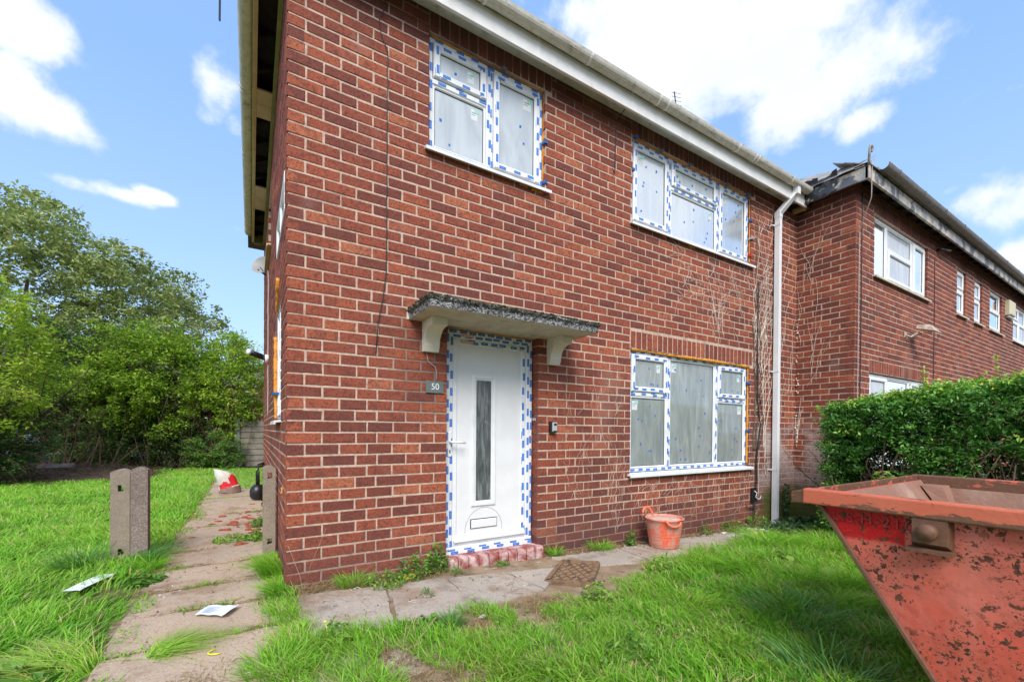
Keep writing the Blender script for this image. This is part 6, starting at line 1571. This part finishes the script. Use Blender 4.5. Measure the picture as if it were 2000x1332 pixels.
# garden hedge on the right
def privet():
    t = thing('privet_hedge', 'dense privet hedge between the two front gardens behind the skip', 'hedge', (6.0, -2.3, -.14))
    r = random.Random(3); m = MB(); m.smooth = True
    for i in range(260):
        x = r.uniform(5.75, 6.35); y = r.uniform(-4.2, -1.0); P = [Vector((x, y, -.16))]; d = Vector((r.uniform(-.4, .3), r.uniform(-.4, .4), 1)).normalized(); k = r.randint(5, 9)
        for j in range(k): d = (d+Vector((r.uniform(-.4, .35), r.uniform(-.4, .4), r.uniform(-.05, .15)))).normalized(); P.append(P[-1]+d*r.uniform(.1, .26))
        P = [Vector((min(max(p.x, 5.58), 6.5), p.y, min(p.z, 1.55))) for p in P]; m.tube(P, r.uniform(.005, .016), 5, taper=.35)
    for i in range(14):
        y = -4.2+i*.24; P = [Vector((6.0+r.uniform(-.2, .2), y, -.16))]; d = Vector((r.uniform(-.3, .3), r.uniform(-.8, .8), 1)).normalized()
        for j in range(9): d = (d+Vector((r.uniform(-.5, .4), r.uniform(-.7, .7), r.uniform(-.1, .2)))).normalized(); P.append(P[-1]+d*.14)
        P = [Vector((min(max(p.x, 5.62), 6.45), p.y, min(p.z, 1.45))) for p in P]; m.tube(P, .028, 6, taper=.35)
    m.build('stems', TWIG, t, 'stuff', recalc=False)
    N = 5200; y = rng.uniform(-4.4, -.90, N); ztop = 1.49+.10*(-.9-y)+.13*np.array([noise.noise((a*1.7, 0, 3)) for a in y])
    face = rng.random(N); bul = np.array([noise.noise((a*2.2, 0, 9.)) for a in y]); x = np.where(face < .62, 5.62-.16*bul+.11*rng.normal(0, 1, N), rng.uniform(5.6, 6.5, N)); z = np.where(face < .62, -.05+(ztop+.05)*rng.random(N)**.75, ztop+rng.normal(0, .05, N))
    endf = rng.random(N) < .18; y = np.where(endf, -.93+.05*rng.normal(0, 1, N), y); x = np.where(endf, rng.uniform(5.6, 6.4, N), x); zt2 = 1.47+.10*(-.9-y)-.10*np.exp((y+.9)/.25*.8)
    z = np.where(endf, -.05+(zt2+.05)*rng.random(N), np.minimum(z, zt2+.06)); ztop = zt2
    # hollows where bare stems show
    hol = np.array([noise.noise((a*1.9, b*2.6, 4.4)) for a, b in zip(y, z)]); k = ~((hol > .22) & (face < .62) & (z > .35) & (z < ztop-.28) & (~endf)); 
    low = (z < .45) & (rng.random(N) < .45); k &= ~low
    C = np.stack([x+.05*hol, y, z], 1)[k]; n = len(C)
    dead = rng.random(len(C)) < .05
    pts, idx = cluster_pts(C, 22, .085*rng.uniform(.4, 1.7, n), .7)
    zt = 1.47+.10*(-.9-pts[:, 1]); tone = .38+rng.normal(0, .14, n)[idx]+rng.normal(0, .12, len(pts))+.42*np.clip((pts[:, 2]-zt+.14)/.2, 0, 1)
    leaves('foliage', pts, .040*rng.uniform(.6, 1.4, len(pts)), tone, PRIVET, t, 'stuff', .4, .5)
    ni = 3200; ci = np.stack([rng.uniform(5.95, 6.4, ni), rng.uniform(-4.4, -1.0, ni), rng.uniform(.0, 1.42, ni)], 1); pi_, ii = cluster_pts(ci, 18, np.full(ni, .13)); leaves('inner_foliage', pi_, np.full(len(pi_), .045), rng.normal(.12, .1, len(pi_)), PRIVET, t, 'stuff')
    # upright new shoots above the top
    L = []; T = []; m = MB()
    for i in range(46):
        yy = r.uniform(-4.2, -.95); x0 = r.uniform(5.65, 6.3); zz = 1.42+.10*(-.9-yy); h = r.choice((.12, .16, .22, .38)) if yy < -1.5 else .13; a = r.uniform(-.1, .1)
        m.tube([(x0, yy, zz), (x0+a*h, yy, zz+h)], .0025, 4)
        for q in range(int(h*110)): f = r.random(); L.append((x0+a*h*f+r.gauss(0, .012), yy+r.gauss(0, .012), zz+h*f)); T.append(.80+.2*f)
    m.build('shoots', TWIG, t, 'stuff', recalc=False); leaves('shoot_leaves', np.array(L), np.full(len(L), .030), np.array(T), PRIVET, t, 'stuff')
    # broad-leaved seedling low in the hedge
    b = [(5.50+r.gauss(0, .05), -1.55+r.gauss(0, .12), .62+r.gauss(0, .09)) for i in range(46)]
    leaves('broad_leaves', np.array(b), np.full(46, .085), np.full(46, .95), PRIVET, t, 'stuff', .8, .6)
privet()
# inner dark infill of the hedge is the stems themselves; ivy patch and small plants
def ivy():
    N = 2600; x = rng.uniform(5.0, 6.72, N)+0; y = rng.uniform(-1.15, -.18, N); k = ((x-5.95)/.85)**2+((y+.62)/.50)**2 < 1; x, y = x[k], y[k]
    z = -.15+.14*rng.random(len(x))**1.5; o = leaves('ivy_patch', np.stack([x, y, z], 1), .055*rng.uniform(.6, 1.3, len(x)), rng.normal(.5, .22, len(x)), IVY, None, 'stuff', .9, .85); tag(o, 'patch of dark ivy on the ground in the corner below the skip end', 'ivy', kind='stuff')
    n = 70; P = np.stack([6.42+rng.normal(0, .05, n), -.045-.03*rng.random(n), rng.uniform(-.1, .42, n)], 1); o = leaves('ivy_sprig', P, np.full(n, .05), rng.normal(.6, .2, n), IVY, None, None, .1, .85); tag(o, 'small ivy sprig climbing the green wall right of the downpipe', 'ivy'); recentre(o)
ivy()
def weed(name, x, y, n, rad, h, leaf, label, mat=WEED, cat='weed', ymax=-.015, tone=.5, asp=.5):
    a = rng.uniform(0, 6.28, n); q = rad*np.sqrt(rng.random(n)); X = x+q*np.cos(a); Y = np.minimum(y+q*np.sin(a), ymax if x > 0 else 99); Z = gzn(X)+.01+h*rng.random(n)*(1-.6*q/rad)
    t = thing(name, label, cat, (x, y, gz(x, y)))
    leaves('leaves', np.stack([X, Y, Z], 1), leaf*rng.uniform(.5, 1.3, n), rng.normal(tone, .2, n), mat, t, None, .5, asp)
    m = MB(); 
    for i in range(max(4, n//25)): m.tube([(x, min(y, ymax if x > 0 else 99), gz(x, y)), (X[i], Y[i], Z[i])], .002, 4)
    m.build('stems', WEED, t, recalc=False)
weed('groundsel_weed', .86, -.12, 260, .13, .22, .035, 'bushy green weed at the wall foot midway between corner and doorstep')
weed('mallow_weed', .62, -.22, 240, .15, .12, .032, 'sprawling grey-green weed over the first slab joint', tone=.7)
weed('thistle_weed', 1.06, -.08, 190, .09, .30, .040, 'upright leafy weed just left of the doorstep')
weed('small_weed', 1.17, -.20, 70, .05, .12, .025, 'small wiry weed at the left foot of the doorstep')
weed('small_weed', 1.62, -.13, 90, .07, .04, .025, 'low weed in the crack below the middle of the doorstep')
weed('small_weed', .80, -.55, 60, .06, .08, .022, 'thin weed growing in the joint between the first two slabs', tone=.4)
weed('plantain_weed', .62, -1.02, 200, .16, .05, .05, 'flat rosette weed along the lower edge of the front slabs')
weed('dandelion_weed', .16, -.98, 120, .09, .16, .055, 'dandelion with yellow flower beside the front slab end', tone=.8, asp=.3)
m = MB(); m.smooth = True; m.ico((.12, -.95, .185), .011, 1, .1, (1, 1, .5)); m.tube([(.14, -.97, .07), (.13, -.96, .12), (.12, -.95, .185)], .0012, 4); o = m.build('dandelion_flower', YEL); tag(o, 'yellow dandelion flower head above the leaves at the slab corner', 'flower'); recentre(o)
weed('dock_weed', -.16, 1.55, 150, .10, .12, .07, 'broad green dock plant at the foot of the gable post', tone=.75, asp=.35)
weed('dock_weed', -.36, 1.62, 160, .16, .08, .06, 'pale green weed spreading across the side path joint', tone=.8, asp=.35)
weed('dock_weed', -.12, 2.25, 120, .09, .12, .06, 'green weed against the gable beyond the post', tone=.7, asp=.35)
weed('dandelion_weed', -.84, .62, 120, .10, .06, .09, 'dandelion rosette at the path edge near the white sheet', tone=.45, asp=.35)
weed('dock_weed', -1.05, -.70, 200, .17, .10, .08, 'clover-like leafy weed in the left foreground', tone=.6, asp=.8)
weed('dock_weed', -1.30, -.95, 100, .18, .06, .13, 'broad-leaved weed in the bottom left corner', tone=.5, asp=.5)
weed('lawn_weed', 1.80, -1.12, 150, .12, .14, .045, 'pale leafy weed in the lawn below the drain cover', tone=.8)
weed('lawn_weed', 2.75, -.92, 200, .14, .18, .045, 'light green weed in the lawn below the tub', tone=.85)
weed('lawn_weed', 1.45, -1.75, 150, .12, .12, .05, 'jagged-leaved weed in the front of the lawn', tone=.5, asp=.3)
weed('lawn_weed', 3.9, -1.25, 110, .11, .16, .075, 'broad pale weed leaves in the lawn centre', tone=.9, asp=.8)
weed('wall_weed', 4.45, -.12, 120, .08, .22, .03, 'upright weed at the wall foot right of the air brick', tone=.5)
weed('wall_weed', 5.0, -.16, 260, .18, .20, .04, 'spreading weed at the wall foot below the window end', tone=.55)
weed('wall_weed', 5.55, -.14, 200, .15, .28, .04, 'leafy weed below the cable box', tone=.6)
weed('wall_weed', 3.2, -.10, 70, .05, .22, .05, 'drooping weed behind the left side of the tub', tone=.25)

x_, y_ = lawn_clover()
o = leaves('lawn_clover', np.stack([x_, y_, gzn(x_)+.015+.05*rng.random(len(x_))], 1), .022*rng.uniform(.6, 1.6, len(x_)), rng.normal(.65, .2, len(x_)), WEED, None, 'stuff', 1.2, .8)
tag(o, 'small clover and weed leaves scattered through the front lawn', 'clover', kind='stuff')
def litter():
    m = MB(); r = random.Random(12)
    def bit(x, y, z):
        a = r.uniform(0, 6.28); l = r.uniform(.01, .06)
        if r.random() < .55: m.m = r.choice((0, 0, 1)); m.tube([(x, y, z), (x+l*.5*math.cos(a), y+l*.5*math.sin(a), z+r.uniform(.001, .008)), (x+l*math.cos(a+.5), y+l*math.sin(a+.5), z)], r.uniform(.0009, .002), 3, cap=False)
        else: m.m = r.choice((0, 2, 2, 3)); m.ico((x, y, z), r.uniform(.002, .006), 0 if False else 1, .3)
    for i in range(520):
        y = r.uniform(-1.7, 4.5); x = r.choice((r.uniform(-.8, -.05), r.gauss(-.75, .06), r.gauss(-.1, .06))); bit(min(x, -.03), y, gz(0, 0)+.022)
    for i in range(620):
        x = r.uniform(.05, 6.3); y = r.choice((r.uniform(-.85, -.03), -abs(r.gauss(0, .10))-.03)); bit(x, y, gz(x, y)+.024)
    for i in range(260): x = r.uniform(-.1, 1.1); y = r.uniform(-1.7, -.9); bit(x, y, gz(x, y)+.014)
    o = m.build('path_litter', [TWIG, STEM, SOIL, CHIPW], None, 'stuff', recalc=False); tag(o, 'twigs, crumbs of soil and grit scattered over the slabs', 'litter', kind='stuff')
litter()

# ------------------------------------------------------------------ what shows through the hedge
def far_house(x0, x1, y, h, label, wins, roof=True, back=False):
    t = thing('far_brick_house', label, 'house', ((x0+x1)/2, y+3, .06)); fr = frame_of((0, y, 0), (1, 0, 0), (0, -1, 0)) if not back else frame_of((0, y+7, 0), (1, 0, 0), (0, 1, 0))
    m = MB(); m.box((x0, y, 0), (x1, y+7, h)); m.build('wall', FARBR, t)
    if roof: m = MB(); m.mesh([(x0-.3, y-.3, h), (x1+.3, y-.3, h), (x1+.3, y+7.3, h), (x0-.3, y+7.3, h), (x0-.3, y+3.5, h+2.6), (x1+.3, y+3.5, h+2.6)], [(0, 1, 5, 4), (2, 3, 4, 5), (0, 4, 3), (1, 2, 5), (0, 3, 2, 1)]); m.build('roof', ROOF, t)
    for (u, z, w, hh) in wins:
        m = MB(); ring(m, fr, u, u+w, z, z+hh, .07, -.05, .02, .005); wo = m.build('window', UPVC, t); m = MB(); m.mesh([fr(u+.06, .005, z+.06), fr(u+w-.06, .005, z+.06), fr(u+w-.06, .005, z+hh-.06), fr(u+.06, .005, z+hh-.06)], [(0, 1, 2, 3)]); m.build('pane', CARG, wo)
far_house(-26, -11, 43, 5.0, 'red brick house across the road seen through the left hedge', [(-24, .9, 1.8, 1.2), (-19, .9, 1.8, 1.2), (-14, .9, 1.6, 1.2), (-24, 3.4, 1.8, 1.2), (-19, 3.4, 1.8, 1.2), (-14, 3.4, 1.6, 1.2)])
far_house(-9, 2.0, 44, 5.0, 'red brick house across the road behind the middle shrubs', [(-4.5, .9, 1.6, 1.2), (-1.5, .9, 1.6, 1.2), (-4.5, 3.4, 1.6, 1.2), (-1.5, 3.4, 1.6, 1.2)])
far_house(.25, 6.0, 13.2, 3.1, 'low red brick building behind the concrete fence', [(1.0, 1.2, 1.2, 1.1)], False)
def car(x, y, mat, label, z=.075, flip=1):
    t = thing('parked_car', label, 'car', (x, y, z), 'cars parked beyond the hedge')
    def pr(poly, w0, w1, name, mm, par=t):
        m = MB(); m.prism(poly, w0, w1, lambda u, d, zz: (x+flip*d, y+u, z+zz)); o = m.build(name, mm, par); bv = o.modifiers.new('b', 'BEVEL'); bv.width = .04; bv.segments = 2; return o
    pr([(-2.0, .25), (-2.05, .62), (-1.9, .80), (-1.0, .92), (1.55, .95), (1.95, .80), (2.05, .35), (2.0, .22)], -.82, .82, 'body', mat)
    cab = pr([(-1.05, .90), (-.45, 1.40), (.90, 1.45), (1.50, .93)], -.70, .70, 'cabin', mat)
    for s in (-1, 1):
        m = MB(); yy = s*.712; P = [(-.90, .95), (-.40, 1.35), (.35, 1.38), (.35, .95)]; m.face([(x+flip*a, y+yy, z+b) for a, b in P]); P = [(.42, .95), (.42, 1.38), (.85, 1.38), (1.32, .95)]; m.face([(x+flip*a, y+yy, z+b) for a, b in P]); m.build('side_window', CARG, cab)
        for a in (-1.3, 1.3):
            m = MB(); m.smooth = True; m.tube([(x+flip*a, y+s*.62, z+.30), (x+flip*a, y+s*.83, z+.30)], .31, 18); w_ = m.build('wheel', TYRE, t); m = MB(); m.smooth = True; m.tube([(x+flip*a, y+s*.83, z+.30), (x+flip*a, y+s*.845, z+.30)], .20, 14); m.build('rim', METALG, w_)
    for s in (-1, 1):
        m = MB(); m.box((x+flip*-2.07, y+s*.62-.12, z+.58), (x+flip*-1.98, y+s*.62+.12, z+.70)); m.build('headlight', GREYP, t)
car(-8.3, 16.9, CARW, 'white car parked beyond the left hedge'); car(-3.5, 17.1, CARG, 'dark car parked beyond the middle shrubs'); car(-6.7, 19.8, CARR, 'red car parked across the road beyond the hedge', flip=-1)
# the terrace over the road behind the viewer: it is what the front windows mirror
far_house(-9, 20, -28, 4.6, 'long brick terrace over the road behind the viewer, seen only in the window glass', [(-7, .9, 1.8, 1.2), (-2, .9, 1.8, 1.2), (3, .9, 1.8, 1.2), (9, .9, 1.8, 1.2), (-7, 3.1, 1.8, 1.1), (-2, 3.1, 1.8, 1.1), (3, 3.1, 1.8, 1.1), (9, 3.1, 1.8, 1.1)], True, True)
